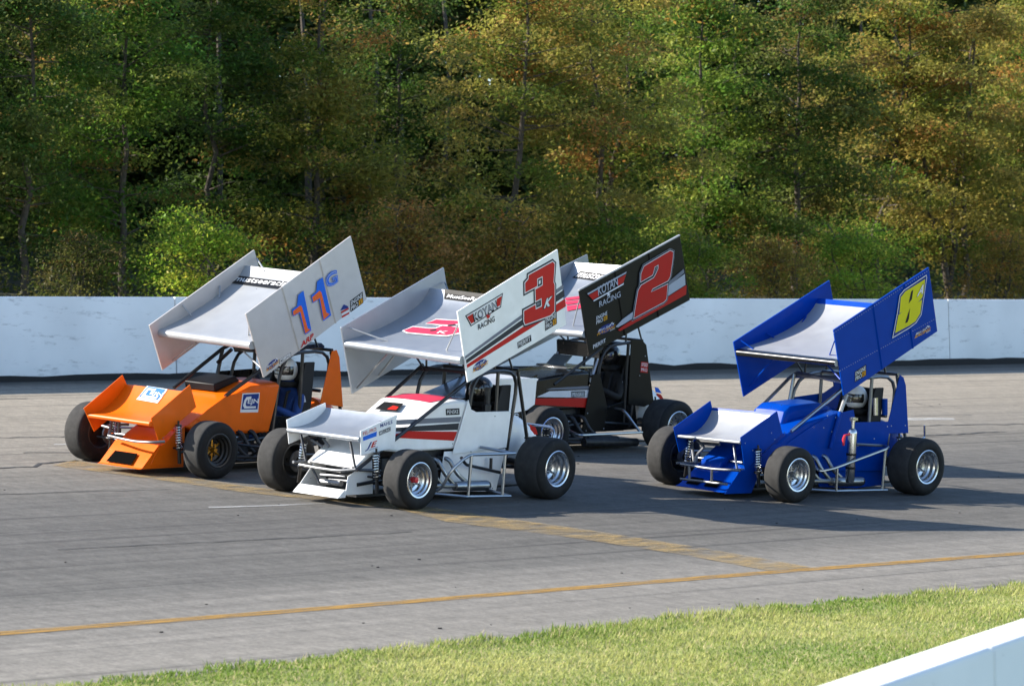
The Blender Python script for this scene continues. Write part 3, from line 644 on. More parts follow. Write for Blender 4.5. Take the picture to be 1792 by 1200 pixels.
def chassis(car, cage_mat='black_tube', dark='dark_metal', hx=-.83, hy=.1, rf_y=-1.14, lf=('rim_aluminium', 'grey_metal'), rr_rim='rim_aluminium', tread_f='tyre_tread', exhaust='steel_tube', cage_front=(-.30, 1.38), cage_rear=(-1.10, 1.42), cy=.40, LFR=.325, LRR=.345):
    r = car.root
    wheel(car, 1.15, 1.0, 1, LFR, .27, .185, lf[0], lf[1], tread_f)
    wheel(car, -1.15, 1.0, 1, LRR, .38, .195, rr_rim, 'grey_metal')
    wheel(car, 1.15, rf_y, -1, .345, .28, .185, 'rim_black', 'dark_metal', tread_f)
    wheel(car, -1.15, -1.16, -1, .36, .42, .195, 'rim_black', 'dark_metal')
    MB().prism([(-1.25, .085), (1.45, .085), (1.45, .105), (-1.25, .105)], 1, .36, -.36).build('floor_pan', 'dark_metal', r)
    # frame rails and cage
    fx, fz = cage_front; rx, rz = cage_rear
    runs = []
    for y in (cy, -cy):
        yy = y if y > 0 else y
        runs.append(arc_run([(fx + .12, y, .35), (fx, y, fz), (rx, y, rz), (rx + .18, y, .30)]))
        runs.append([(rx + .02, y, rz - .02), (rx - .22, y, .55)])
        runs.append([(1.45, y * .9, .22), (fx + .12, y, .38), (-1.25, y, .30)])
        runs.append([(-.72, y, .36), (-.74, y, fz + (rz - fz) * .55)])
    runs += [[(fx, cy, fz), (fx, -cy, fz)], [(rx, cy, rz), (rx, -cy, rz)], [((fx + rx) / 2, cy, (fz + rz) / 2), ((fx + rx) / 2, -cy, (fz + rz) / 2)], [(fx, -cy, fz - .02), ((fx + rx) / 2, cy, (fz + rz) / 2)], [(rx + .18, cy, .9), (rx + .18, -cy, .9)]]
    car.tubes('roll_cage', runs, .021, cage_mat)
    # engine, headers, exhaust
    mb = MB(); mb.box((.42, .10, .36), (.85, .42, .40)); mb.box((.42, .27, .50), (.70, .10, .16)); mb.box((.42, -.06, .50), (.70, .10, .16)); mb.box((.90, .10, .33), (.14, .34, .30))
    for k in range(4): mb.lathe([(.001, .0), (.035, 0), (.035, .05), (.001, .05)], (.16 + .17 * k, .30, .44), 10)
    mb.build('engine_block', dark, r, bevel=.012)
    runs = []
    for k in range(4):
        x = .70 - .19 * k; runs.append((.024, arc_run([(x, .33, .46), (x - .03, .47, .46), (x - .09, .54, .30), (x - .22 if k < 3 else x - .26, .56, .185), (min(x - .30, .02), .57, .165)], 5)))
    car.tubes('exhaust_header', runs, .024, exhaust, n=10)
    mb = MB(); mb.tube([(.10, .575, .165), (-.02, .58, .163), (-.10, .585, .16), (-.40, .60, .155)], [.05, .055, .058, .058], 14); mb.tube([(-.40, .60, .155), (-.43, .60, .155)], [.058, .05], 14, caps=True); mb.build('exhaust_pipe', exhaust, r)
    # front suspension
    car.tubes('front_axle', [[(1.15, .78, .325), (1.15, -.92, .345)], (.012, [(1.28, .74, .30), (1.28, -.9, .31)])], .03, 'dark_metal')
    car.tubes('radius_rod', [[(1.17, .60, .40), (.30, .46, .40)], [(1.15, .60, .25), (.30, .46, .22)], [(1.17, -.80, .42), (.35, -.42, .42)], [(1.15, -.80, .25), (.35, -.42, .22)], [(1.2, -.7, .36), (1.35, .3, .40)]], .013, 'steel_tube')
    coilover(car, (1.33, .55, .17), (1.37, .55, .60)); coilover(car, (1.33, -.62, .17), (1.40, -.50, .62))
    for q, rr in (((1.15, -.82, .345), .12), ((-1.15, .55, .34), .13)): MB().lathe([(rr, -.012), (rr, .012), (.05, .012), (.05, -.012), (rr, -.012)], q, 24).build('brake_disc', 'grey_metal', r)
    # rear axle and dampers
    car.tubes('rear_axle', [[(-1.15, .62, .345), (-1.15, -.75, .36)]], .055, 'dark_metal', n=12); coilover(car, (-1.30, .46, .25), (-1.28, .42, .66)); coilover(car, (-1.30, -.5, .25), (-1.28, -.44, .66))
    # seat and steering
    mb = MB(); s = hx
    mb.prism([(s + .28, .24), (s + .28, .40), (s + .02, .36), (s - .10, .62), (s - .16, 1.22), (s - .21, 1.22), (s - .16, .60), (s - .07, .24)], 1, hy + .23, hy - .23)
    for yy in (hy + .23, hy - .23): mb.prism([(s + .24, .36), (s + .2, .50), (s + .02, .62), (s + .06, .92), (s - .05, 1.24), (s - .2, 1.24), (s - .16, .60), (s - .05, .30)], 1, yy, yy + math.copysign(.03, yy - hy))
    mb.build('racing_seat', 'seat_black', r, bevel=.01)
    # rim mesh of the steering wheel
    mb = MB(); c = Vector((hx + .44, hy, .76)); ax = Vector((-.92, 0, .39)); u = Vector((0, 1, 0)); w = ax.cross(u)
    ring = [c + (u * math.cos(2 * math.pi * k / 24) + w * math.sin(2 * math.pi * k / 24)) * .155 for k in range(24)]; mb.tube(ring + [ring[0]], .014, 6, caps=False)
    for k in (0, 8, 16): mb.tube([c, ring[k]], .01, 5)
    mb.tube([c, c - ax * .35], .014, 6); mb.build('steering_wheel', 'seat_black', r)

def tail_tank(car, mat, x0=-1.12, x1=-1.85, z0=.30, z1=.93, w=.30, y=.0, panel=None):
    mb = MB(); N = 12; M_ = 20; rings = []
    for i in range(N + 1):
        t = i / N; k = math.sqrt(max(0.0, 1 - max(0, (t - .25) / .75) ** 2.2)); x = x0 + (x1 - x0) * t; zt = z0 + .12 * t + (z1 - z0 - .12 * t) * (1 - .55 * t ** 1.6) * max(k, .03); zb = z0 + .12 * t
        ring = []
        for j in range(M_):
            a = 2 * math.pi * j / M_; c_, s_ = math.cos(a), math.sin(a); e = .55
            ring.append((x, y + w * max(k, .05) ** .6 * math.copysign(abs(c_) ** e, c_), (zt + zb) / 2 + (zt - zb) / 2 * math.copysign(abs(s_) ** e, s_)))
        rings.append(ring)
    vs = [p for q in rings for p in q]; fs = [(i * M_ + j, i * M_ + (j + 1) % M_, (i + 1) * M_ + (j + 1) % M_, (i + 1) * M_ + j) for i in range(N) for j in range(M_)]
    fs += [tuple(range(M_)), tuple(N * M_ + j for j in range(M_))]
    return mb.add(vs, fs).build('fuel_tank', mat, car.root, ang=50)
def hood(car, prof, mat, y0=.40, y1=-.40, crown=.05, name='hood', bevel=.025):       # side profile lofted across with a crowned top
    mb = MB(); st = [(-1, 0), (-.8, .55), (-.4, .93), (0, 1), (.4, .93), (.8, .55), (1, 0)]; n = len(prof); ym, yh = (y0 + y1) / 2, (y0 - y1) / 2; zmin = min(p[1] for p in prof); zmax = max(p[1] for p in prof)
    vs = []
    for t, c in st:
        for x, z in prof: vs.append((x, ym + yh * t, z + crown * c * max(0, (z - zmin) / (zmax - zmin)) ** 2))
    fs = [(j * n + i, j * n + (i + 1) % n, (j + 1) * n + (i + 1) % n, (j + 1) * n + i) for j in range(len(st) - 1) for i in range(n)]
    fs += [tuple(range(n)), tuple((len(st) - 1) * n + i for i in range(n))]
    return mb.add(vs, fs).build(name, mat, car.root, bevel=bevel, ang=30)
def rivets(car, pts, y, mat='grey_metal', r=.007):
    mb = MB()
    for x, z in pts: mb.lathe([(.001, .004), (r * .7, .004), (r, 0)], (x, y, z), 6)
    return tag(mb.build('fastener', mat, car.root), kind='stuff')

# ------------------------------------------------------------------ white car, number 3K
def quad_rb(pts):                                   # completes a parallelogram: front-top, rear-top, front-bottom
    a, b_, d = [Vector(p) for p in pts]; return [tuple(a), tuple(b_), tuple(b_ + d - a), tuple(d)]
def top_wing(car, Lc, Lp, Rc, Rp, curve, lle, le_r, wing_mats, l_mat, r_mat, ribs=(), yl=.85, yr=-.85, te_band=None, rib_mat=None, th=.02):
    R2 = car.P2(Rc, curve, yr); le = car.P2(*lle, yl)[0]
    w = Airfoil(car, R2, le, yr, yl - th, le_r); w.build('top_wing', wing_mats, car.root, te_band)
    w.Lpoly = car.P2(Lc, Lp, yl); endplate(car, 'endplate', w.Lpoly, yl, th, l_mat, w.obj, ribs, rib_mat)
    w.Rpoly = quad_rb(car.P2(Rc, Rp, yr)); endplate(car, 'endplate', w.Rpoly, yr - th, -th, r_mat, w.obj, (), None)
    for sgn, y in ((1, .34), (-1, -.34)):             # struts from the cage to the underside
        q0, q1 = w.at(.25, .5), w.at(.80, .5)
        car.tubes('wing_strut', [[(-.34, y, 1.36), (q0.x, y, w.at(.25, (y - yr) / (yl - yr)).z - .03)], [(-.75, y, 1.40), (q1.x, y, w.at(.8, (y - yr) / (yl - yr)).z - .02)], [(-1.05, y, 1.42), (q1.x, y, w.at(.8, (y - yr) / (yl - yr)).z - .02)], [(-.36, y, 1.36), (w.at(.5, .5).x, y, w.at(.5, (y - yr) / (yl - yr)).z - .02)]], .012, 'black_tube', w.obj)
    return w
def front_wing(car, Lc, Lp, Rc, Rp, curve, lle, le_r, mats, l_mat, yl=.5, yr=-.6, te_band=None, th=.012, r_full=False):
    R2 = car.P2(Rc, curve, yr); le = car.P2(*lle, yl)[0]
    w = Airfoil(car, R2, le, yr, yl - th, le_r, .008); w.build('front_wing', mats, car.root, te_band)
    w.Lpoly = car.P2(Lc, Lp, yl); endplate(car, 'endplate', w.Lpoly, yl, th, l_mat, w.obj)
    w.Rpoly = car.P2(Rc, Rp, yr) if r_full else quad_rb(car.P2(Rc, Rp, yr)); endplate(car, 'endplate', w.Rpoly, yr - th, -th, l_mat, w.obj)
    return w

W = Car('winged_race_car', 25.803, 28.173, 185.38, 'white winged race car numbered 3K with red and black stripes, nearest the camera')
chassis(W, exhaust='steel_tube', lf=('rim_aluminium', 'grey_metal'), LFR=.32, LRR=.345, cage_front=(-.33, 1.39), cage_rear=(-1.10, 1.41))
MB().lathe([(.001, .075), (.03, .07), (.034, .04), (.034, 0)], (1.15, .885, .32), 14).build('hub_nut', 'red_plastic', W.root)
tw = top_wing(W, 'K', [(5, 575), (880, 32), (957, 690), (95, 1195)], 'Q', [(38, 590), (975, 42), (140, 1195)],
              [(92, 702), (250, 652), (400, 592), (530, 525), (650, 455), (760, 370), (820, 290), (848, 228)], ('Q', [(1160, 850)]), .05, ['wing_aluminium', 'wing_aluminium'], 'white_paint', 'wing_aluminium')
o = tw.obj; y = .85
for a, b_, m_ in (([(68, 965), (926, 338), (931, 372), (70, 990)], 0, 'dec_grey'), ([(75, 998), (933, 383), (940, 442), (80, 1030)], 0, 'dec_darkgrey'), ([(82, 1040), (943, 462), (951, 530), (88, 1068)], 0, 'dec_red')):
    W.decal('stripe', 'K', a, y, .0022, m_, o)
three = [(593, 408), (592, 325), (622, 290), (622, 258), (832, 140), (850, 158), (840, 318), (850, 345), (848, 572), (812, 608), (592, 688), (582, 660), (582, 570), (682, 515), (684, 556), (738, 530), (735, 458), (684, 485), (682, 382), (745, 345), (745, 265), (697, 290), (697, 352)]
p3 = W.P2('K', three, y); px2m = (W.P2('K', [(500, 500)], y)[0][1] - W.P2('K', [(500, 600)], y)[0][1]) / 100
for g, off, m_ in ((24, .0035, 'dec_darkgrey'), (9, .005, 'dec_white'), (0, .0065, 'dec_red')): W.decal('number', 'K', None, y, off, m_, o, grow=g * px2m, p2=p3)
W.words('K', 'K', [(745, 560), (822, 522), (760, 468)], y, .008, 'dec_black', o, .09, .25); W.words('K', 'K', [(752, 550), (815, 520), (765, 468)], y, .0095, 'dec_white', o, .04, .25)
W.decal('team_decal', 'K', [(68, 612), (400, 412), (382, 538), (118, 706)], y, .0025, 'dec_black', o); W.decal('team_decal', 'K', [(80, 615), (392, 425), (376, 530), (122, 694)], y, .004, 'dec_white', o)
W.decal('team_decal', 'K', [(84, 622), (135, 592), (160, 658), (120, 680)], y, .0055, 'dec_red', o); W.decal('team_decal', 'K', [(345, 465), (388, 438), (374, 520), (340, 538)], y, .0055, 'dec_red', o)
W.words('KOYAN', 'K', [(145, 672), (352, 548), (130, 598)], y, .007, 'dec_black', o, .04); W.words('KOYAN', 'K', [(152, 655), (345, 540), (138, 600)], y, .0085, 'dec_lightgrey', o, .0)
W.decal('team_decal', 'K', [(262, 595), (275, 612), (290, 588), (280, 625), (262, 640), (250, 612)], y, .0085, 'dec_red', o)
W.words('RACING', 'K', [(182, 738), (328, 660), (178, 690)], y, .004, 'dec_darkgrey', o, .02)
logo_enginepro(W, 'K', [(768, 745), (872, 682), (765, 632)], y, o)
bl = [(530, 898), (648, 832), (525, 845)]; logo_box(W, 'PIERFIT', 'K', bl, y, o, 'dec_black', 'dec_white', border='dec_white')
logo_racing(W, 'K', [(135, 1120), (270, 1040), (128, 1045)], y, o)
# number and lettering on the upper face of the wing
up = [(812, 560), (905, 525), (1120, 538), (1125, 562), (1010, 572), (960, 570)]; lw = [(605, 625), (690, 592), (830, 606), (900, 606), (960, 582), (1135, 598), (1120, 642), (1000, 668), (860, 660), (640, 640)]
for q in (up, lw):
    tw.decal('number', 'Q', q, 'dec_white', .004, 9); tw.decal('number', 'Q', q, 'dec_pink', .006)
tw.decal('number', 'Q', [(1005, 580), (1080, 568), (1075, 582), (1010, 590)], 'dec_darkgrey', .008); tw.decal('number', 'Q', [(840, 625), (900, 614), (905, 628), (850, 634)], 'dec_darkgrey', .008)
tw.words('K', 'Q', [(905, 655), (990, 660), (940, 632)], 'dec_white', .009)
tw.decal('sponsor_decal', 'Q', [(975, 335), (1010, 290), (1400, 325), (1370, 385)], 'dec_black', .004); tw.words('MustSeeRacing', 'Q', [(990, 335), (1370, 378), (1015, 296)], 'dec_white', .007)
pf = lambda c, x, yy, yv: W.fr.on(c, x, yy, 1, yv)
W.tubes('wing_brace', [[pf('Q', 110, 592, -.83), tw.at(.10, .28)], [pf('Q', 1112, 548, .82), tw.at(.08, .80)]], .009, 'wing_white', o)
W.tubes('wing_brace', [[pf('Q', 180, 1140, -.83), tw.at(.10, .30) - Vector((0, 0, .10))], [pf('Q', 378, 1028, -.83), tw.at(.35, .25) - Vector((0, 0, .08))], [pf('Q', 985, 180, -.83), tw.at(.93, .22)]], .009, 'steel_tube', o)
# front wing
fwg = front_wing(W, 'E', [(648, 575), (922, 450), (902, 702), (652, 755)], 'E', [(95, 490), (385, 362), (112, 672)],
                 [(108, 548), (200, 535), (280, 505), (340, 460), (380, 415), (392, 398)], ('E', [(648, 618)]), .028, ['wing_aluminium', 'wing_aluminium'], 'white_paint')
o = fwg.obj; y = .5
logo_box(W, 'FEL-PRO', 'E', [(663, 612), (768, 570), (660, 582)], y, o, 'dec_white', 'dec_red', .06); W.decal('sponsor_decal', 'E', [(664, 618), (768, 576), (766, 612), (666, 648)], y, .003, 'dec_blue', o)
W.words('MAHLE', 'E', [(795, 548), (887, 516), (793, 522)], y, .003, 'dec_navy', o, .01); logo_box(W, 'MELLING', 'E', [(786, 608), (872, 572), (784, 578)], y, o, 'dec_darkgrey', 'dec_white', .08)
W.words('J', 'E', [(680, 728), (718, 712), (695, 668)], y, .003, 'dec_navy', o, .03, .2); W.words('E', 'E', [(722, 702), (766, 684), (728, 660)], y, .003, 'dec_red', o, .03, .2); W.words('PISTONS', 'E', [(708, 722), (775, 696), (708, 714)], y, .003, 'dec_navy', o, .005)
# nose: sloping deck, side plates and open front frame with a lip
pr = [(1.10, .70), (1.16, .70), (1.56, .42), (1.56, .395), (1.10, .60)]
MB().prism(pr, 1, .42, -.28).build('nose_deck', 'white_paint', W.root, bevel=.01)
W.panel('nose_side_panel', 'E', [(555, 915), (602, 880), (735, 765), (740, 1045), (535, 1055)], .36, .012, 'white_paint')
MB().prism([(1.66, .10), (1.40, .38), (1.15, .52), (1.15, .10)], 1, -.34, -.35).build('nose_side_panel', 'white_paint', W.root, bevel=.003)
MB().prism([(1.72, .085), (1.62, .17), (1.58, .17), (1.60, .085)], 1, .345, -.335).build('front_lip', 'white_paint', W.root, bevel=.006)
MB().prism([(1.20, .10), (1.22, .42), (1.20, .42), (1.18, .10)], 1, .34, -.33).build('radiator', 'dark_metal', W.root)
W.tubes('front_bumper', [arc_run([W.pt('E', 190, 825, 1.68, 0), W.pt('E', 330, 852, 1.72, 0), W.pt('E', 480, 872, 1.72, 0), W.pt('E', 612, 862, 1.66, 0)]), [W.pt('E', 270, 800, 1.60, 0), W.pt('E', 590, 852, 1.60, 0)], [(1.68, .37, .40), (1.1, .37, .36)], [(1.66, -.40, .40), (1.1, -.38, .36)]], .017, 'bumper_steel')
W.tubes('nose_strut', [[W.pt('E', 200, 602, 1.55, 0), W.pt('E', 238, 800, 1.60, 0)], [W.pt('E', 570, 655, 1.55, 0), W.pt('E', 610, 865, 1.62, 0)], [W.pt('E', 290, 862, 1.62, 0), W.pt('E', 338, 965, 1.62, 0)]], .015, 'black_tube')
W.tubes('steering_arm', [[W.pt('E', 280, 640, 1.40, 0), W.pt('E', 360, 690, 1.42, 0)], [W.pt('E', 365, 630, 1.38, 0), W.pt('E', 410, 690, 1.38, 0)], [(1.45, -.05, .24), (1.45, .25, .25)], (.035, [(1.50, -.12, .21), (1.50, .18, .22)]), [(1.48, -.15, .28), (1.48, .22, .30)]], .016, 'bumper_steel')
W.tubes('front_downtube', [[W.pt('Z', 624, 822, .47), W.pt('Z', 817, 668, .42)], [W.pt('A', 640, 690, -.40), W.pt('A', 800, 545, -.40)]], .021, 'black_tube')
# hood, sides, cockpit surround
hd = hood(W, [(1.16, .66), (.62, .86), (.30, 1.05), (-.02, 1.085), (-.26, 1.075), (-.20, .555), (.85, .555), (1.16, .58)], 'white_paint', .42, -.42, .03)
mb = MB(); N_ = 8
for i in range(N_ + 1):
    t = -.88 + 1.62 * i / N_; cz = .03 * np.interp(abs(t), [0, .4, .8, 1], [1, .93, .55, 0])
    for x, z in ((.29, 1.054), (.12, 1.071), (-.02, 1.089), (-.2, 1.081)): mb.v.append((x, .42 * t, z + cz * ((z - .555) / .53) ** 2 + .004))
for i in range(N_):
    for j in range(3): mb.f.append((i * 4 + j, i * 4 + j + 1, (i + 1) * 4 + j + 1, (i + 1) * 4 + j)); mb.m.append(0)
mb.build('hood_decal', 'dec_pink', hd)
sl = Vector((-.32, 0, .19)).normalized()
mb = MB(); c0 = Vector((.47, -.10, .978)); mb.add([c0 + sl * a + Vector((0, b_, .022)) for a, b_ in ((-.09, -.17), (-.07, .16), (.08, .13), (.07, -.15))], [(0, 1, 2, 3)]); mb.build('hood_vent_patch', 'dec_black', hd, smooth=False)  # flat black patch paints the dark hollow of a vent
mb = MB(); mb.add([c0 + sl * a + Vector((0, b_, .026)) for a, b_ in ((-.07, .0), (-.06, .13), (.0, .12), (.01, .03))], [(0, 1, 2, 3)]); mb.build('hood_vent_patch', 'dec_red', hd, smooth=False)
y = .42
for pts, m_ in (([(600, 790), (968, 772), (960, 795), (690, 808)], 'dec_grey'), ([(600, 825), (958, 800), (952, 830), (640, 838)], 'dec_darkgrey'), ([(640, 862), (720, 835), (950, 837), (935, 877), (690, 865)], 'dec_red')): W.decal('stripe', 'A', pts, y, .003, m_, hd)
logo_box(W, 'PENSKE', 'A', [(900, 766), (960, 763), (899, 738)], y, hd, 'dec_black', 'dec_white', .15)
dr = W.panel('door_panel', 'A', [(1000, 698), (1012, 740), (1035, 752), (1187, 748), (1166, 908), (930, 936)], .445, .012, 'white_paint')
W.panel('lower_side_panel', 'A', [(895, 925), (1163, 912), (1120, 1098), (868, 1102)], .425, .012, 'white_paint')
rivets(W, W.P2('A', [(1115, 770), (1010, 725), (1010, 925), (1185, 755), (850, 735), (985, 705), (930, 890), (750, 925), (1105, 1085)], .445), .446, 'dec_black')
MB().prism([(-.24, .40), (-.24, 1.03), (-1.0, .93), (-1.15, .40)], 1, -.40, -.415).build('right_side_panel', 'white_paint', W.root, bevel=.004)
MB().prism([(-.20, .45), (-.26, 1.07), (-.30, 1.07), (-.24, .45)], 1, .36, -.38).build('dash_panel', 'dec_black', W.root)
tail_tank(W, 'white_paint')
W.panel('tail_decal', 'F', [(750, 570), (790, 590), (805, 640), (757, 642)], .27, .004, 'dec_red')
MB().prism(W.P2('F', [(515, 252), (800, 246), (784, 430), (730, 470), (600, 500)], .08), 1, .08, .06).build('headrest_fairing', 'white_paint', W.root, bevel=.004)
mb = MB(); mb.add([W.pt('A', 800, 668, -.3), W.pt('A', 985, 590, -.3), W.pt('A', 985, 690, .3), W.pt('A', 930, 690, .3)], [(0, 1, 2, 3)]); mb.build('windscreen', 'windscreen', W.root, smooth=False)
yb = .86
W.tubes('nerf_bar', [arc_run([W.pt('F', 60, 1050, .62), W.pt('F', 130, 1015, .72), W.pt('F', 200, 890, .80), W.pt('F', 320, 782, yb), W.pt('F', 645, 772, yb)]), [W.pt('F', 60, 1052, .62), W.pt('F', 300, 1075, yb), W.pt('F', 612, 1070, yb)],
        [W.pt('F', 340, 785, yb), W.pt('F', 316, 1073, yb)], [W.pt('F', 577, 782, yb), W.pt('F', 555, 1070, yb)], [W.pt('F', 402, 728, .46), W.pt('F', 645, 772, yb)], [W.pt('F', 612, 1070, yb), (-.42, .42, .12)]], .017, 'steel_tube')
W.tubes('lower_frame_tube', [arc_run([W.pt('F', 268, 800, .55), W.pt('F', 300, 850, .55), W.pt('F', 540, 905, .55)]), [W.pt('F', 478, 805, .50), W.pt('F', 475, 880, .50)]], .018, 'black_tube')
W.tubes('rear_bumper', [arc_run([(-1.55, .42, .42), (-1.92, .42, .45), (-1.92, -.5, .45), (-1.55, -.5, .42)]), arc_run([(-1.80, .30, .42), (-1.92, .30, .72), (-1.92, -.3, .72), (-1.80, -.3, .42)])], .018, 'chrome')
driver(W, -.83, .1, 1.17, 'suit_black', 'helmet_black', 'driver in dark suit and black helmet seated in the white car', 'glove_dark')
mb = MB(); mb.box((-.62, .36, .98), (.10, .05, .10)); mb.tube([(-.66, .33, .95), (-.66, .33, 1.22)], .035, 10); mb.build('shock_canister', 'dark_metal', W.root, bevel=.006)

# ------------------------------------------------------------------ blue car, number 8A
B = Car('winged_race_car', 30.857, 27.019, 179.34, 'bright blue winged race car with yellow 8A on its wing, rightmost of the pack')
chassis(B, cage_mat='cage_steel', exhaust='steel_tube', LFR=.32, LRR=.34, cage_front=(-.26, 1.34), cage_rear=(-1.22, 1.40), hx=-.82)
tw = top_wing(B, 'M', [(97, 585), (928, 38), (1003, 598), (185, 1160)], 'C', [(438, 395), (885, 108), (485, 650)],
              [(458, 428), (560, 395), (640, 362), (700, 330), (760, 288), (805, 240), (832, 192)], ('C', [(925, 478)]), .042, ['wing_white', 'blue_paint', 'black_paint'], 'blue_paint', 'blue_paint', ribs=(.40, .73), te_band=(24, 26))
o = tw.obj; y = .85
eight = [(612, 640), (640, 460), (652, 440), (690, 290), (700, 255), (885, 145), (890, 175), (862, 270), (845, 330), (850, 420), (820, 505), (750, 560), (735, 570)]
p8 = B.P2('M', [(622, 612), (650, 455), (690, 425), (660, 440), (672, 300), (712, 248), (884, 142), (872, 260), (858, 305), (820, 345), (858, 320), (842, 440), (800, 510), (748, 545)], y)
pb = B.P2('M', [(606, 648), (645, 440), (668, 285), (705, 240), (895, 112), (898, 130), (868, 330), (850, 450), (805, 520), (750, 562)], y)
sc = (B.P2('M', [(500, 500)], y)[0][1] - B.P2('M', [(500, 600)], y)[0][1]) / 100
B.decal('number', 'M', None, y, .0155, 'dec_white', o, grow=7 * sc, p2=pb); B.decal('number', 'M', None, y, .017, 'dec_navy', o, p2=pb); B.decal('number', 'M', None, y, .0185, 'dec_yellow', o, p2=p8)
B.decal('number', 'M', [(762, 248), (780, 232), (768, 318), (738, 355)], y, .020, 'dec_black', o); B.decal('number', 'M', [(738, 430), (752, 395), (742, 490), (728, 520), (708, 525)], y, .020, 'dec_black', o)
B.words('A', 'M', [(806, 300), (865, 268), (826, 205)], y, .0215, 'dec_black', o, .05, .2); B.words('A', 'M', [(809, 295), (862, 266), (828, 208)], y, .023, 'dec_white', o, .03, .2)
logo_enginepro(B, 'M', [(278, 1045), (378, 982), (278, 950)], y, o); logo_racing(B, 'M', [(800, 670), (938, 592), (800, 610)], y, o)
L4 = [Vector(q) for q in tw.Lpoly]; mb = MB()
for i in range(46):                                   # rivet rows along the panel
    t = i / 45
    for q in (L4[0].lerp(L4[1], t) + Vector((0, -.035)), L4[0].lerp(L4[3], .62).lerp(L4[1].lerp(L4[2], .80), t)): mb.lathe([(.001, .003), (.004, .003), (.006, 0)], (q.x, y, q.y), 5)
tag(mb.build('rivet_row', 'dec_lightgrey', o), kind='stuff')
pf = lambda c, x, yy, yv: B.fr.on(c, x, yy, 1, yv)
B.tubes('wing_brace', [[pf('C', 470, 388, -.83), tw.at(.04, .12)], [pf('C', 907, 392, .82), tw.at(.10, .84)], [tw.at(.10, .84), tw.at(.10, .99)]], .008, 'blue_paint', o)
B.tubes('wing_brace', [[pf('C', 510, 600, -.83), tw.at(.10, .30) - Vector((0, 0, .09))], [pf('C', 775, 275, -.83), tw.at(.72, .03)], [pf('C', 590, 355, -.83), tw.at(.38, .03)], [pf('C', 935, 570, .82), tw.at(.10, .80) - Vector((0, 0, .09))]], .010, 'blue_paint', o)
fwg = front_wing(B, 'G', [(605, 645), (890, 440), (930, 615), (640, 900)], 'G', [(85, 568), (372, 360), (130, 760)],
                 [(115, 622), (200, 618), (270, 590), (330, 530), (370, 460), (386, 412)], ('G', [(608, 672)]), .018, ['wing_white', 'blue_paint'], 'blue_paint', te_band=(24, 26), yr=-.55)
o = fwg.obj
rivets(B, B.P2('G', [(845, 610), (870, 660), (640, 690), (700, 745)], .5), .5, 'dec_lightgrey')
# nose
no_ = hood(B, [(1.78, .075), (1.70, .10), (1.28, .40), (1.05, .50), (1.05, .40), (1.30, .33), (1.38, .075)], 'blue_paint', .42, -.36, .0, 'nose', .012)
hood(B, [(1.50, .22), (1.42, .38), (1.12, .58), (1.0, .58), (1.0, .22)], 'blue_paint', .05, -.30, .02, 'nose_bulge', .02)
mb = MB()
for a, b_ in ((-.26, -.06), (.03, .24)):
    mb.add([(1.70, a, .112), (1.70, b_, .112), (1.60, b_, .184), (1.60, a, .184)], [(0, 1, 2, 3)])
mb.build('nose_inlet_patch', 'inlet_black', no_, smooth=False)  # flat black quads paint the dark inside of the openings
B.panel('nose_side_panel', 'G', [(600, 905), (640, 895), (860, 700), (1000, 690), (760, 905), (690, 1078), (482, 1085)], .43, .012, 'blue_paint')
B.tubes('front_bumper', [arc_run([B.pt('G', 140, 852, 1.78, 0), B.pt('G', 380, 890, 1.82, 0), B.pt('G', 600, 902, 1.75, 0)]), [B.pt('G', 138, 966, 1.80, 0), B.pt('G', 500, 1010, 1.80, 0)], [B.pt('G', 205, 868, 1.80, 0), B.pt('G', 207, 972, 1.80, 0)], [B.pt('G', 382, 890, 1.82, 0), B.pt('G', 380, 995, 1.80, 0)], [(1.76, .40, .34), (1.2, .38, .32)], [(1.76, -.36, .34), (1.2, -.34, .32)]], .015, 'bumper_steel')
B.tubes('steering_arm', [arc_run([B.pt('G', 268, 668, 1.45, 0), B.pt('G', 325, 718, 1.45, 0), B.pt('G', 265, 780, 1.50, 0), B.pt('G', 255, 845, 1.55, 0)]), [B.pt('G', 225, 690, 1.42, 0), B.pt('G', 245, 840, 1.50, 0)], [B.pt('G', 300, 690, 1.35, 0), B.pt('G', 440, 700, 1.35, 0)]], .018, 'bumper_steel')
B.tubes('nose_strut', [arc_run([B.pt('G', 552, 705, 1.52, 0), B.pt('G', 562, 790, 1.55, 0), B.pt('G', 578, 892, 1.70, 0)])], .014, 'steel_tube')
B.tubes('front_downtube', [arc_run([B.pt('C', 705, 812, .43), B.pt('C', 948, 612, .41)]), arc_run([B.pt('C', 540, 722, -.40), B.pt('C', 700, 560, -.40), B.pt('C', 735, 538, -.40)]), [B.pt('C', 698, 665, -.38), B.pt('C', 720, 545, -.38)], [B.pt('C', 735, 538, -.40), B.pt('C', 940, 582, .40)]], .021, 'steel_tube')
B.tubes('door_post', [[B.pt('C', 965, 640, .44), B.pt('C', 935, 722, .46)]], .024, 'wing_white'); B.tubes('door_post', [[B.pt('C', 935, 722, .46), B.pt('C', 905, 830, .47), B.pt('C', 890, 892, .47)]], .026, 'blue_paint')
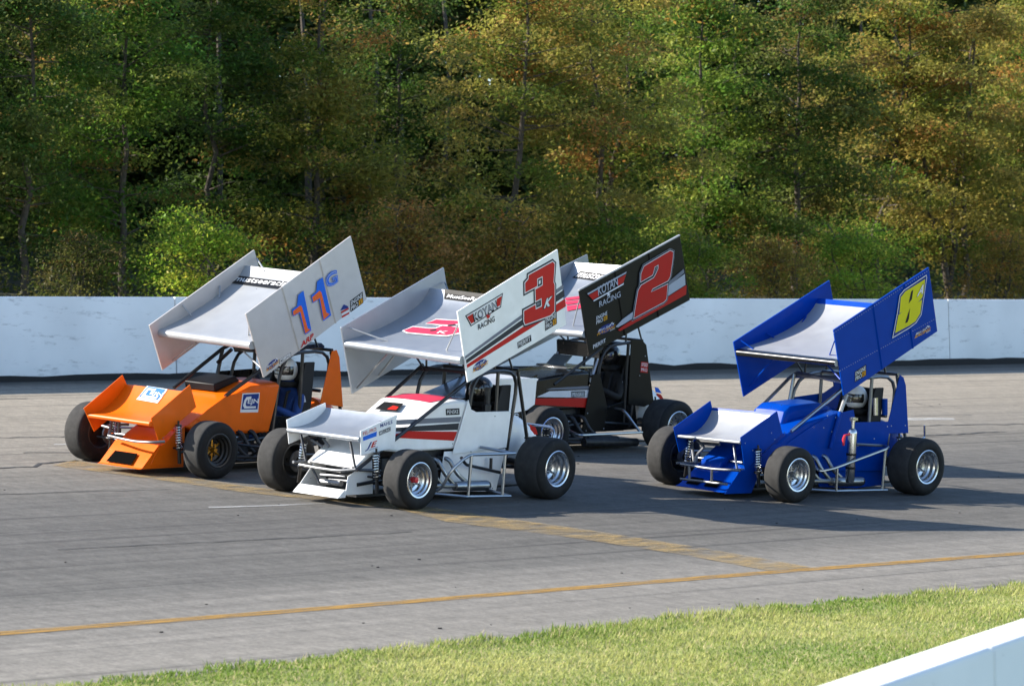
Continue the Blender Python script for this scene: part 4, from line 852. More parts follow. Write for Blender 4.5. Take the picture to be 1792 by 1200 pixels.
# hood with raised scoop, side and sail panels
hd = hood(B, [(1.06, .52), (.70, .74), (.40, .86), (-.20, .96), (-.40, .94), (-.40, .45), (1.06, .45)], 'blue_paint', .42, -.42, .02)
hood(B, [(.56, .78), (.50, .95), (.40, 1.01), (-.10, 1.04), (-.34, .99), (-.34, .80)], 'blue_paint', .18, -.36, .03, 'hood_scoop', .05)
B.panel('side_panel', 'H', [(0, 560), (160, 470), (330, 430), (345, 528), (600, 522), (690, 158), (718, 178), (736, 240), (756, 612), (606, 616), (580, 760), (560, 905), (60, 905), (-150, 780), (-200, 700)], .435, .012, 'blue_paint')
B.panel('lower_side_panel', 'H', [(60, 900), (565, 900), (545, 1015), (350, 1040), (60, 1030)], .40, .012, 'blue_paint')
B.panel('right_side_panel', 'C', [(700, 655), (860, 632), (905, 600), (900, 560), (960, 560), (960, 760), (700, 760)], -.42, .012, 'blue_paint')
rivets(B, B.P2('H', [(158, 600), (188, 490), (125, 478), (488, 655), (590, 560), (622, 556), (730, 552), (95, 570), (360, 712)], .435), .436, 'dec_lightgrey', .009)
MB().prism([(-.35, .45), (-.38, .93), (-.42, .93), (-.39, .45)], 1, .36, -.38).build('dash_panel', 'dec_black', B.root)
tail_tank(B, 'blue_paint', x0=-1.15, x1=-1.75, z1=.85)
# canister with valve and red lever strapped to the nerf bar
pc = B.pt('C', 978, 1050, .74); rr = .055; mb = MB().lathe([(.001, .02), (rr * .8, .02), (rr, .05), (rr, .60), (rr * .97, .615), (rr * .8, .64), (.03, .655), (.022, .66), (.022, .74), (.03, .74), (.03, .79), (.001, .79)], (pc.x, .74, pc.z - .02), 24, ax='z')
mb.box((pc.x, .75, pc.z + .75), (.09, .05, .03)); cn = mb.build('pressure_canister', 'chrome', B.root)
MB().lathe([(rr + .003, .18), (rr + .005, .18), (rr + .005, .205), (rr + .003, .205)], (pc.x, .74, pc.z - .02), 24, ax='z').lathe([(rr + .003, .34), (rr + .005, .34), (rr + .005, .365), (rr + .003, .365)], (pc.x, .74, pc.z - .02), 24, ax='z').build('strap', 'dec_black', cn)
q = B.pt('C', 955, 850, .80); mb = MB(); mb.tube([q + Vector((0, 0, .05)), q + Vector((.02, 0, 0)), q + Vector((.015, 0, -.07))], [.016, .02, .012], 8); mb.tube([q + Vector((0, 0, .05)), q + Vector((-.09, 0, .06))], .012, 6); mb.build('lever', 'red_plastic', cn)
yb = .84
B.tubes('nerf_bar', [arc_run([B.pt('C', 800, 955, .62), B.pt('C', 835, 1000, .78), B.pt('C', 905, 985, yb), B.pt('C', 1165, 888, yb), B.pt('C', 1140, 878, .6), B.pt('C', 1010, 872, .46)]), [B.pt('C', 1145, 896, yb), B.pt('C', 1130, 1085, yb)], [B.pt('C', 920, 985, yb), B.pt('C', 915, 1088, yb)], [B.pt('C', 780, 1082, .6), B.pt('C', 915, 1090, yb), B.pt('C', 1152, 1085, yb)]], .017, 'steel_tube')
B.tubes('rear_bumper', [arc_run([(-1.55, .42, .42), (-1.90, .42, .45), (-1.90, -.5, .45), (-1.55, -.5, .42)])], .018, 'chrome'); B.tubes('bumper_post', [[B.pt('H', 882, 640, .1), B.pt('H', 880, 552, .1)], [B.pt('H', 882, 640, .1), (-1.88, .1, .44)]], .014, 'chrome')
mb = MB(); mb.tube([B.pt('H', 492, 470, .385), B.pt('H', 492, 335, .385)], [.045, .042], 14); mb.build('shock_canister', 'chrome', B.root)
mb = MB(); mb.tube([B.pt('H', 570, 470, .385), B.pt('H', 570, 345, .385)], .036, 12); mb.build('shock_canister', 'blue_paint', B.root)
driver(B, -.84, .1, 1.10, 'suit_black', 'helmet_white', 'driver in black suit and white helmet seated in the blue car')

# ------------------------------------------------------------------ orange car, number 11G
O_ = Car('winged_race_car', 25.604, 31.305, 185.0, 'orange winged race car with silver wing numbered 11G, leftmost of the pack')
chassis(O_, lf=('rim_black', 'gold_hub'), rf_y=-1.26, exhaust='dark_metal', LFR=.325, LRR=.345, cage_front=(-.40, 1.35), cage_rear=(-1.24, 1.38), hx=-.80)
tw = top_wing(O_, 'N', [(50, 668), (932, 15), (1065, 545), (201, 1203)], 'P', [(62, 725), (1018, 38), (180, 1135)],
              [(165, 758), (330, 680), (480, 590), (600, 512), (710, 430), (800, 355), (875, 285), (932, 180)], ('P', [(1010, 872)]), .05, ['wing_white', 'wing_white'], 'panel_grey', 'panel_grey', ribs=(.335, .69))
o = tw.obj; y = .85
one_o = [(428, 632), (470, 600), (480, 510), (525, 472), (592, 805), (540, 842), (490, 660), (438, 690)]; one_i = [(436, 645), (500, 595), (512, 612), (560, 790), (585, 798), (540, 832), (498, 648), (440, 682)]
two_o = [(590, 515), (632, 480), (640, 395), (686, 360), (758, 680), (692, 728), (655, 545), (604, 578)]; two_i = [(598, 528), (660, 472), (676, 490), (716, 655), (745, 668), (694, 716), (662, 535), (606, 568)]
for a, b_ in ((one_o, one_i), (two_o, two_i)): O_.decal('number', 'N', a, y, .0165, 'dec_blue', o); O_.decal('number', 'N', b_, y, .018, 'dec_orange', o)
O_.words('G', 'N', [(718, 462), (820, 405), (702, 345)], y, .0165, 'dec_blue', o, .05); O_.words('G', 'N', [(724, 452), (814, 402), (709, 350)], y, .018, 'dec_lightgrey', o, .022); O_.words('G', 'N', [(728, 446), (810, 400), (713, 354)], y, .0195, 'dec_blue', o, .0)
O_.words('ARP', 'N', [(510, 955), (620, 868), (505, 912)], y, .004, 'dec_red', o, .03, .2); logo_enginepro(O_, 'N', [(928, 655), (1035, 575), (922, 560)], y, o)
O_.decal('flag_decal', 'N', [(840, 640), (870, 588), (908, 605), (905, 620)], y, .004, 'dec_navy', o)
for k in range(4): O_.decal('flag_decal', 'N', [(846 + k * 4, 650 + k * 19), (910 + k * 3, 615 + k * 19), (912 + k * 3, 628 + k * 19), (848 + k * 4, 664 + k * 19)], y, .004, ('dec_red', 'dec_white')[k % 2], o)
logo_racing(O_, 'N', [(218, 1165), (325, 1085), (215, 1100)], y, o); logo_box(O_, 'MELLING', 'N', [(335, 1085), (425, 1028), (332, 1052)], y, o, 'dec_white', 'dec_darkgrey', .1, border='dec_darkgrey')
tw.decal('sponsor_decal', 'P', [(795, 345), (868, 278), (1440, 352), (1380, 420)], 'dec_black', .004); tw.words('mustseeracing', 'P', [(815, 340), (1330, 400), (865, 285)], 'dec_white', .007)
pf = lambda c, x, yy, yv: O_.fr.on(c, x, yy, 1, yv)
O_.tubes('wing_brace', [[pf('P', 360, 540, -.83), tw.at(.28, .06)], [pf('P', 705, 368, -.83), tw.at(.60, .05)], [pf('P', 1040, 118, -.83), tw.at(.97, .24)], [pf('P', 485, 885, -.3), pf('P', 270, 1045, -.83)], [pf('P', 920, 965, .5), pf('P', 1075, 1110, .82)], [pf('P', 970, 735, .82), tw.at(.10, .86)]], .010, 'wing_white', o)
fwg = front_wing(O_, 'I', [(858, 582), (1215, 275), (1272, 480), (930, 795)], 'I', [(245, 492), (600, 188), (340, 705)],
                 [(292, 535), (370, 525), (440, 490), (510, 430), (570, 360), (632, 272)], ('I', [(862, 612)]), .028, ['orange_paint', 'orange_paint'], 'orange_paint')
o = fwg.obj
fwg.decal('sponsor_decal', 'I', [(825, 295), (1008, 325), (915, 452), (722, 418)], 'dec_white', .005); fwg.decal('sponsor_decal', 'I', [(830, 302), (992, 330), (915, 425), (745, 395)], 'dec_blue', .007)
fwg.decal('sponsor_decal', 'I', [(830, 320), (905, 330), (895, 345), (835, 338), (800, 385), (900, 402), (912, 385), (925, 390), (905, 420), (765, 395)], 'dec_white', .009); fwg.words('EJN', 'I', [(836, 386), (948, 405), (862, 348)], 'dec_white', .009)
no_ = hood(O_, [(1.78, .075), (1.74, .085), (1.50, .34), (1.42, .34), (1.36, .40), (1.10, .55), (1.10, .075)], 'orange_paint', .38, -.34, .0, 'nose', .008)
mb = MB(); mb.add([(1.735, -.22, .105), (1.735, .20, .105), (1.62, .18, .225), (1.62, -.20, .225)], [(0, 1, 2, 3)]); q = mb.build('nose_inlet_patch', 'inlet_black', no_, smooth=False)  # flat black quad stands for the dark inside of the opening
q.location = (.012, 0, .004)
O_.panel('nose_side_panel', 'I', [(852, 1008), (930, 850), (1010, 790), (1130, 640), (1112, 1012)], .39, .012, 'orange_paint')
O_.tubes('front_bumper', [arc_run([O_.pt('I', 468, 740, 1.62, 0), O_.pt('I', 590, 770, 1.70, 0), O_.pt('I', 720, 796, 1.72, 0), O_.pt('I', 860, 802, 1.70, 0), O_.pt('I', 985, 795, 1.60, 0)])], .016, 'bumper_steel')
O_.tubes('steering_arm', [[O_.pt('I', 500, 610, 1.45, 0), O_.pt('I', 470, 740, 1.5, 0)], [O_.pt('I', 562, 615, 1.42, 0), O_.pt('I', 555, 720, 1.42, 0)], [O_.pt('I', 410, 650, 1.4, 0), O_.pt('I', 480, 670, 1.4, 0)], [O_.pt('I', 580, 640, 1.4, 0), O_.pt('I', 650, 640, 1.4, 0)]], .016, 'bumper_steel')
O_.tubes('nose_decal_bar', [[(1.2, -.3, .5), (1.2, .3, .5)]], .01, 'orange_paint')
hd = hood(O_, [(1.12, .54), (.62, .80), (.10, .98), (-.38, 1.00), (-.22, .43), (.9, .43)], 'orange_paint', .42, -.42, .03)
mb = MB(); mb.prism([(.42, .90), (.44, .99), (.10, 1.08), (.02, 1.02)], 1, .14, -.36); mb.build('hood_scoop', 'dec_black', O_.root, bevel=.012)
O_.panel('side_panel', 'B', [(652, 890), (700, 845), (790, 780), (996, 730), (940, 940), (835, 944), (780, 940)], .435, .012, 'orange_paint')
O_.decal('sponsor_decal', 'B', [(864, 768), (945, 764), (937, 856), (853, 857)], .435, .0025, 'dec_white', hd); O_.decal('sponsor_decal', 'B', [(868, 773), (941, 769), (934, 842), (859, 843)], .435, .004, 'dec_navy', hd)
cpts = [(905, 782), (882, 785), (872, 800), (866, 825), (872, 838), (925, 836), (926, 828), (882, 828), (878, 820), (882, 802), (890, 795), (904, 793)]; O_.decal('sponsor_decal', 'B', cpts, .435, .0055, 'dec_white', hd); O_.words('EJN', 'B', [(886, 823), (936, 820), (889, 795)], .435, .0055, 'dec_white', hd, .02)
O_.panel('sail_panel', 'B', [(1282, 572), (1305, 566), (1318, 600), (1334, 832), (1228, 815), (1240, 760)], .43, .012, 'orange_paint')
O_.panel('lower_side_panel', 'B', [(942, 938), (958, 872), (1195, 878), (1235, 815), (1240, 960), (940, 1010)], .40, .012, 'black_paint')
O_.panel('right_side_panel', 'B', [(745, 665), (930, 652), (960, 720), (745, 720)], -.42, .012, 'black_paint')
MB().prism([(-.42, 1.36), (-.46, 1.41), (-1.16, 1.46), (-1.22, 1.42), (-1.2, 1.40)], 1, .30, -.36).build('roof_panel', 'black_paint', O_.root, bevel=.008)
MB().prism([(-.33, .45), (-.36, .97), (-.40, .97), (-.37, .45)], 1, .36, -.38).build('dash_panel', 'dec_black', O_.root)
O_.tubes('front_downtube', [[O_.pt('B', 785, 780, .42), O_.pt('B', 955, 655, .41)], arc_run([O_.pt('B', 545, 742, -.40), O_.pt('B', 770, 560, -.40), O_.pt('B', 800, 545, -.36)]), [O_.pt('B', 745, 690, -.38), O_.pt('B', 772, 562, -.38)], [O_.pt('B', 748, 625, -.38), O_.pt('B', 815, 562, -.2)]], .023, 'black_tube')
tail_tank(O_, 'orange_paint', x0=-1.2, x1=-1.75, z1=.8)
yb = .84; O_.tubes('nerf_bar', [arc_run([(.55, .5, .35), (.35, yb, .32), (-.65, yb, .32), (-.75, .5, .34)]), [(.2, yb, .32), (.2, .45, .14)], [(-.5, yb, .32), (-.5, .45, .14)]], .017, 'black_tube')
O_.tubes('rear_bumper', [arc_run([(-1.55, .42, .42), (-1.90, .42, .45), (-1.90, -.5, .45), (-1.55, -.5, .42)])], .018, 'steel_tube')
driver(O_, -.78, .12, 1.13, 'suit_blue', 'helmet_white', 'driver in blue suit and white helmet seated in the orange car', 'glove_red')

# ------------------------------------------------------------------ black car, number 2
K_ = Car('winged_race_car', 31.562, 31.756, 179.45, 'black winged race car with big red 2 on its wing, behind the white car')
chassis(K_, lf=('rim_aluminium', 'dark_metal'), exhaust='dark_metal', LFR=.325, LRR=.345, cage_front=(-.26, 1.36), cage_rear=(-1.0, 1.43), hx=-.74)
tw = top_wing(K_, 'L', [(68, 545), (950, 65), (1037, 625), (155, 1102)], 'Z', [(842, 537), (1028, 445), (860, 647)],
              [(852, 563), (890, 552), (925, 538), (955, 520), (978, 500), (996, 480), (1004, 459)], ('Z', [(1026, 578)]), .05, ['wing_aluminium', 'wing_aluminium'], 'charcoal_vinyl', 'wing_aluminium', ribs=(.345, .68))
o = tw.obj; y = .85
K_.decal('stripe', 'L', [(378, 858), (440, 792), (985, 395), (990, 492), (450, 835), (400, 862)], y, .0160, 'dec_lightgrey', o); K_.decal('stripe', 'L', [(640, 640), (975, 352), (980, 385), (640, 690)], y, .0155, 'dec_grey', o)
K_.decal('stripe', 'L', [(398, 885), (455, 842), (1000, 492), (996, 575), (460, 872), (418, 896)], y, .0165, 'dec_red', o)
two = [(597, 465), (600, 395), (625, 330), (690, 290), (855, 193), (880, 205), (878, 250), (855, 415), (835, 455), (700, 525), (685, 555), (832, 485), (822, 615), (800, 640), (537, 782), (545, 720), (575, 540), (600, 495), (710, 430), (722, 410), (750, 350), (750, 315), (718, 335), (715, 355), (700, 405)]
p2_ = K_.P2('L', two, y); sc = (K_.P2('L', [(500, 500)], y)[0][1] - K_.P2('L', [(500, 600)], y)[0][1]) / 100
for g, off, m_ in ((19, .0178, 'dec_lightgrey'), (16, .0190, 'dec_black'), (6, .0205, 'dec_white'), (0, .022, 'dec_red')): K_.decal('number', 'L', None, y, off, m_, o, grow=g * sc, p2=p2_)
for pts, m_ in (([(130, 568), (475, 375), (470, 392), (140, 578)], 'dec_lightgrey'), ([(142, 582), (225, 538), (235, 590), (180, 622)], 'dec_red'), ([(395, 442), (472, 398), (448, 470), (400, 498)], 'dec_red'), ([(183, 628), (452, 474), (448, 490), (190, 636)], 'dec_white')): K_.decal('team_decal', 'L', pts, y, .0155, m_, o)
K_.words('KOYAN', 'L', [(228, 588), (400, 495), (222, 508)], y, .017, 'dec_lightgrey', o, .01); K_.words('RACING', 'L', [(238, 688), (424, 595), (235, 638)], y, .0155, 'dec_lightgrey', o, .01)
st = []
for i in range(10):
    a = math.pi / 2 + i * math.pi / 5; rr = 26 if i % 2 == 0 else 10; st.append((316 + rr * math.cos(a) * .8, 575 - rr * math.sin(a)))
K_.decal('team_decal', 'L', st, y, .018, 'dec_white', o)
logo_enginepro(K_, 'L', [(210, 850), (318, 795), (210, 765)], y, o, box=False); logo_racing(K_, 'L', [(222, 945), (378, 875), (222, 875)], y, o); K_.words('PIERFIT', 'L', [(190, 1052), (300, 992), (188, 1018)], y, .003, 'dec_white', o, .01)
MB().prism([(q[0], q[1]) for q in (lambda A, Bq: [A, Bq, (Bq[0], Bq[1] + .018), (A[0], A[1] + .018)])(tw.Lpoly[0], tw.Lpoly[1])], 1, y + .002, y - .03).build('endplate_edge', 'wing_white', o)
tw.decal('sponsor_decal', 'D', [(345, 248), (388, 215), (560, 236), (520, 270)], 'dec_black', .004); tw.words('mustsee', 'D', [(360, 246), (500, 262), (395, 220)], 'dec_white', .007)
for q in ([(312, 350), (385, 340), (392, 352), (315, 362)], [(312, 368), (392, 358), (392, 372), (318, 384)], [(320, 390), (392, 380), (392, 400), (322, 415)]): tw.decal('number', 'D', q, 'dec_pink', .005)
pf = lambda c, x, yy, yv: K_.fr.on(c, x, yy, 1, yv)
K_.tubes('wing_brace', [[pf('D', 382, 360, .82), tw.at(.10, .78)], [pf('D', 400, 540, .82), tw.at(.12, .80) - Vector((0, 0, .1))]], .009, 'wing_white', o)
hd = hood(K_, [(1.30, .60), (.90, .95), (.30, 1.02), (-.04, 1.03), (0, .56), (1.2, .52)], 'black_paint', .42, -.42, .03)
y = .42
for pts, m_ in (([(180, 620), (282, 574), (604, 562), (594, 626)], 'dec_white'), ([(255, 562), (300, 548), (606, 530), (604, 556)], 'dec_grey'), ([(172, 632), (592, 628), (576, 706), (163, 682)], 'dec_red')): K_.decal('stripe', 'O', pts, y, .003, m_, hd)
logo_box(K_, 'PENSKE', 'O', [(458, 625), (570, 620), (458, 576)], y, hd, 'dec_black', 'dec_white', .14)
AF = Airfoil(K_, [(1.55, .72), (1.40, .74), (1.2, .80), (1.05, .88), (.95, .96)], (1.55, .72), -.6, .488, .028, .008); AF.build('front_wing', ['wing_aluminium', 'wing_aluminium'], K_.root)
endplate(K_, 'endplate', [(1.62, .80), (.98, 1.02), (1.02, .68), (1.60, .50)], .5, .012, 'black_paint', AF.obj); endplate(K_, 'endplate', [(1.62, .80), (.98, 1.02), (1.02, .68), (1.60, .50)], -.612, -.012, 'black_paint', AF.obj)
hood(K_, [(1.72, .09), (1.60, .13), (1.30, .45), (1.10, .62), (1.10, .09)], 'black_paint', .38, -.34, .0, 'nose', .012)
K_.tubes('front_bumper', [arc_run([(1.6, -.42, .36), (1.74, -.3, .38), (1.74, .32, .38), (1.6, .42, .36)])], .017, 'bumper_steel')
MB().prism([(.18, 1.055), (-.30, 1.06), (-.30, 1.085), (.16, 1.08)], 1, .20, -.38).build('engine_screen', 'chrome', K_.root, bevel=.004)
K_.panel('door_panel', 'O', [(632, 440), (692, 432), (752, 700), (730, 850), (720, 900), (545, 905), (580, 705)], .445, .012, 'charcoal_vinyl')
K_.panel('lower_side_panel', 'O', [(748, 700), (840, 668), (975, 640), (985, 760), (1000, 880), (720, 900)], .41, .012, 'black_paint')
sp_ = K_.panel('sail_panel', 'O', [(945, 158), (1032, 158), (1068, 200), (1128, 665), (1050, 700), (920, 680)], .43, .012, 'charcoal_vinyl')
logo_box(K_, 'SPEED', 'O', [(1020, 378), (1078, 385), (1023, 335)], .43, sp_, 'dec_red', 'dec_white', .12); logo_box(K_, 'PRO', 'O', [(1018, 420), (1076, 426), (1020, 376)], .43, sp_, 'dec_red', 'dec_white', .14)
rivets(K_, K_.P2('O', [(1058, 290), (1012, 448), (592, 752), (722, 876), (580, 892), (290, 718)], .445), .446, 'dec_lightgrey', .009)
MB().prism([(-.24, 1.20), (-.22, 1.385), (-.26, 1.40), (-.28, 1.20)], 1, .38, -.42).build('visor_panel', 'black_paint', K_.root, bevel=.006)
MB().prism([(.0, 1.03), (-.20, 1.20), (-.22, 1.20), (-.04, 1.03)], 1, -.10, -.42).build('windscreen', 'windscreen', K_.root)
K_.panel('right_side_panel', 'O', [(360, 395), (560, 355), (600, 400), (600, 450), (360, 450)], -.42, .012, 'black_paint')
MB().prism([(-.05, .45), (-.06, 1.03), (-.10, 1.03), (-.09, .45)], 1, .36, -.38).build('dash_panel', 'dec_black', K_.root)
K_.tubes('front_downtube', [[K_.pt('O', 310, 410, -.40), K_.pt('O', 352, 255, -.40)], [K_.pt('O', 635, 440, .42), K_.pt('O', 672, 318, .42)], ], .018, 'steel_tube'); K_.tubes('front_downtube', [[(.6, .42, .88), (-.24, .41, 1.34)]], .02, 'black_tube')
tt = tail_tank(K_, 'white_paint', x0=-1.1, x1=-1.80, z1=.88)
mb = MB()
K_.panel('tail_decal', 'O', [(1148, 590), (1185, 600), (1225, 665), (1160, 672)], .27, .004, 'dec_red'); K_.panel('tail_decal', 'O', [(1135, 540), (1165, 548), (1192, 590), (1142, 582)], .27, .004, 'dec_blue')
yb = .84
K_.tubes('nerf_bar', [arc_run([K_.pt('O', 430, 885, .6), K_.pt('O', 522, 930, yb), K_.pt('O', 1032, 905, yb)]), arc_run([K_.pt('O', 1015, 900, yb), K_.pt('O', 880, 722, .70), K_.pt('O', 815, 710, .46)])], .018, 'steel_tube')
MB().tube([K_.pt('O', 560, 985, .62), K_.pt('O', 985, 985, .62)], .055, 14).build('exhaust_muffler', 'dark_metal', K_.root)
K_.tubes('rear_bumper', [arc_run([(-1.55, .42, .42), (-1.92, .42, .45), (-1.92, -.5, .45), (-1.55, -.5, .42)])], .018, 'chrome'); K_.tubes('bumper_post', [[K_.pt('O', 1284, 690, .1), K_.pt('O', 1286, 650, .1)], [K_.pt('O', 1284, 690, .1), (-1.9, .1, .45)]], .012, 'chrome')
driver(K_, -.73, .1, 1.22, 'suit_black', 'helmet_black', 'driver in black suit with pale sleeve patch and black helmet in the black car', 'glove_red')

# ------------------------------------------------------------------ the wood behind the wall
m, n, l, b = new_mat('leaf')
at = n.new('ShaderNodeAttribute'); at.attribute_name = 'tint'; oi = n.new('ShaderNodeObjectInfo')
mx = n.new('ShaderNodeMix'); mx.data_type = 'RGBA'; mx.blend_type = 'MULTIPLY'; mx.inputs['Factor'].default_value = 1
l.new(at.outputs['Color'], mx.inputs['A']); l.new(oi.outputs['Color'], mx.inputs['B'])
l.new(mx.outputs['Result'], b.inputs['Base Color']); b.inputs['Roughness'].default_value = .55; b.inputs['Specular IOR Level'].default_value = .25
tr = n.new('ShaderNodeBsdfTranslucent'); l.new(mx.outputs['Result'], tr.inputs[0]); ms = n.new('ShaderNodeMixShader'); ms.inputs[0].default_value = .55
l.new(b.outputs[0], ms.inputs[1]); l.new(tr.outputs[0], ms.inputs[2]); l.new(ms.outputs[0], n['Material Output'].inputs[0])
simple('bark', (.075, .06, .045), .9, var=.4, scale=9, bump=.5)

def rnd_dirs(r, n): 
    v = r.normal(size=(n, 3)); return v / np.linalg.norm(v, axis=1, keepdims=True)
def leaves(r, C, nper, spread, size, tints, droop=.35):       # sprays of leaflets round the centres C
    k = len(C); ctr = np.repeat(C, nper, 0); N_ = len(ctr)
    off = r.normal(size=(N_, 3)) * np.repeat(spread, nper, 0); off[:, 2] -= droop * np.hypot(off[:, 0], off[:, 1]) 
    P = ctr + off
    d = rnd_dirs(r, N_); d[:, 2] = d[:, 2] * .55 - .15; d /= np.linalg.norm(d, axis=1, keepdims=True)
    nrm = rnd_dirs(r, N_); nrm[:, 2] = np.abs(nrm[:, 2]) + .55; s = np.cross(d, nrm); s /= np.linalg.norm(s, axis=1, keepdims=True) + 1e-9
    L = r.uniform(.7, 1.3, N_)[:, None] * size; W_ = L * r.uniform(.34, .55, N_)[:, None]
    V = np.stack([P, P + d * L * .5 + s * W_ * .5, P + d * L, P + d * L * .5 - s * W_ * .5], 1).reshape(-1, 3)
    t = np.repeat(tints, nper, 0) * r.uniform(.75, 1.3, N_)[:, None]
    return V, np.repeat(t, 4, 0)
GREEN, OLIVE, BROWN, RUST = np.array([.085, .145, .028]), np.array([.215, .21, .055]), np.array([.26, .19, .07]), np.array([.31, .16, .055])
def make_tree(seed, H, crown_lo, spread, nb, nleaf, lsize, autumn, stems=1, nspray=1.7):   # tapered trunk, drooping limbs, sprays of leaflets
    r = np.random.default_rng(seed); mb = MB(); tips = []
    for sidx in range(stems):
        lean = r.normal(size=2) * (.04 if stems == 1 else .16); base = np.array([r.normal() * .25 * (stems > 1), r.normal() * .25 * (stems > 1), -.3])
        n_ = 9; pts = [base]
        wig = r.normal(size=(n_ + 1, 2)) * .10
        for i in range(1, n_ + 1):
            h = H * .95 * i / n_; pts.append(np.array([base[0] + lean[0] * h + wig[i, 0], base[1] + lean[1] * h + wig[i, 1], h]))
        r0 = .010 * H + .02; mb.tube(pts, [max(.012, r0 * (1 - .88 * i / n_)) for i in range(n_ + 1)], 7)
        for k in range(nb // stems):
            f = crown_lo + (1 - crown_lo) * r.uniform(0, 1) ** .9; j = min(int(f * n_), n_ - 1); tt = f * n_ - j; p = pts[j] * (1 - tt) + pts[j + 1] * tt
            a = r.uniform(0, 2 * np.pi); shape = math.sin(math.pi * min(1, max(.06, (f - crown_lo) / (1 - crown_lo) * .66 + .24))) ** .6
            ln = spread * shape * r.uniform(.45, 1.15); up_ = r.uniform(.05, .6)
            e = p + np.array([math.cos(a), math.sin(a), up_]) * ln; mid = (p + e) / 2 + np.array([0, 0, -.05 * ln]) + r.normal(size=3) * .06 * ln
            e = e + np.array([0, 0, -.12 * ln])
            mb.tube([p, mid, e], [max(.012, r0 * .32 * (1 - f * .5)), .012, .005], 5)
            ns = max(2, int(nspray * ln)); 
            for q in range(ns):
                w = .35 + .65 * (q + r.uniform(.3, 1)) / ns; c = (p * (1 - w) ** 2 + mid * 2 * w * (1 - w) + e * w * w) + r.normal(size=3) * np.array([.20, .20, .12]) * (1 + .2 * ln); tips.append(c)
        tips.append(pts[-1] + np.array([0, 0, .1]))
    C = np.array(tips); k = len(C)
    sp = np.stack([r.uniform(.24, .50, k), r.uniform(.24, .50, k), r.uniform(.07, .15, k)], 1) * (1.0 + .05 * H / 5)
    w = np.clip(r.normal(autumn, .28, k) + .35 * (np.linalg.norm(C[:, :2], axis=1) / spread - .5) * (autumn > .2), 0, 1)[:, None]
    tn = np.where(w < .5, GREEN * (1 - 2 * w) + OLIVE * 2 * w, OLIVE * (2 - 2 * w) + BROWN * (2 * w - 1)); hot = r.uniform(0, 1, k) < .05 * autumn * 2; tn[hot] = RUST
    tn = tn * r.uniform(.8, 1.3, k)[:, None]
    V, t = leaves(r, C, nleaf, sp, lsize, tn)
    return mb.mesh('trunk', 'bark', ang=60), fast_mesh('crown', V, 4, 'leaf', t)
KINDS = {'tall_a': make_tree(1, 10.0, .10, 2.5, 58, 170, .14, .38), 'tall_b': make_tree(2, 9.5, .08, 2.3, 56, 170, .14, .25), 'tall_c': make_tree(3, 10.5, .12, 2.7, 62, 170, .14, .5),
         'multi_a': make_tree(4, 9.0, .10, 2.4, 60, 170, .14, .40, 3), 'tall_d': make_tree(5, 10.0, .18, 2.4, 54, 170, .14, .12), 'shrub_a': make_tree(6, 3.4, .06, 1.35, 50, 90, .11, .10, 3, 3.4), 'shrub_b': make_tree(7, 2.8, .05, 1.2, 44, 90, .10, .55, 4, 3.4)}
def plant(name, kind, x, y, rz, s, tintc, label, cat='tree', group='trees standing behind the outer wall', sz=None):
    root = empty(name, Matrix.Translation((x, y, bank_z(x, y) - .05)) @ Matrix.Rotation(rz, 4, 'Z') @ Matrix.Diagonal((s, s, sz or s, 1)))
    tag(root, label, cat, group)
    for nm, me in zip(('trunk', 'crown'), KINDS[kind]):
        o = bpy.data.objects.new(nm, me); col.objects.link(o); o.parent = root; o.color = (*tintc, 1)
    return root
def at_u(u, y):                                     # x where the sight line of photo column u crosses the row y
    d = fw + rt * (u - CX) / F; return float(d[0] / d[1] * y)
G_SHADE, G1, G2, G3 = (.68, .84, .70), (1.3, 1.27, 1.0), (1.15, 1.35, .9), (1.4, 1.22, .95)  # the first tint puts shade into the leaf colour
front = [(40, 61, 'tall_d', .92, G_SHADE, 'green tree with shade in its leaf tint at the far left edge behind the wall'),
         (215, 62, 'tall_b', .95, (.95, 1.25, .8), 'fresh green topped tree rising left of the silver 11G wing'),
         (370, 61, 'tall_d', .90, G_SHADE, 'green tree with shade-darkened leaf tint right behind the yellow-green sapling'),
         (545, 62, 'tall_a', .95, (1.15, 1.1, .8), 'olive yellow tree above the 11G wing panel'),
         (690, 63.5, 'tall_b', .92, G_SHADE, 'slim tree with shade in its leaf tint in the gap left of the central tree'),
         (880, 59.5, 'tall_c', .93, G1, 'brown tinged tree left of centre behind the 3K wing'),
         (1075, 60, 'multi_a', 1.0, G1, 'several-stemmed olive tree in the centre above the black 2 wing'),
         (1240, 61, 'tall_b', .95, G2, 'leafy green tree between the number 2 and 8A wings'),
         (1390, 62, 'tall_a', .95, G_SHADE, 'green tree with dark hollows left above the blue car'),
         (1530, 60.5, 'tall_c', .92, G1, 'large olive brown tree directly above the 8A wing'),
         (1680, 61.5, 'multi_a', .95, G3, 'brownish several-stemmed tree near the right edge'),
         (1830, 61, 'tall_a', .95, G1, 'olive tree cut by the right edge of the picture'),
         (-140, 62, 'tall_a', .95, G_SHADE, 'green tree beyond the left edge of the picture'), (1990, 61, 'tall_c', .95, G1, 'brown tinged tree beyond the right edge of the picture')]
for i, (u, y, k, s, t, lab) in enumerate(front):
    y -= 6.3 + 1.2 * math.sin(i * 2.6); plant('deciduous_tree', k, at_u(u, y), y, i * 1.37 + .4, s * (.80 + .12 * max(0, u) / 1792), t, lab)
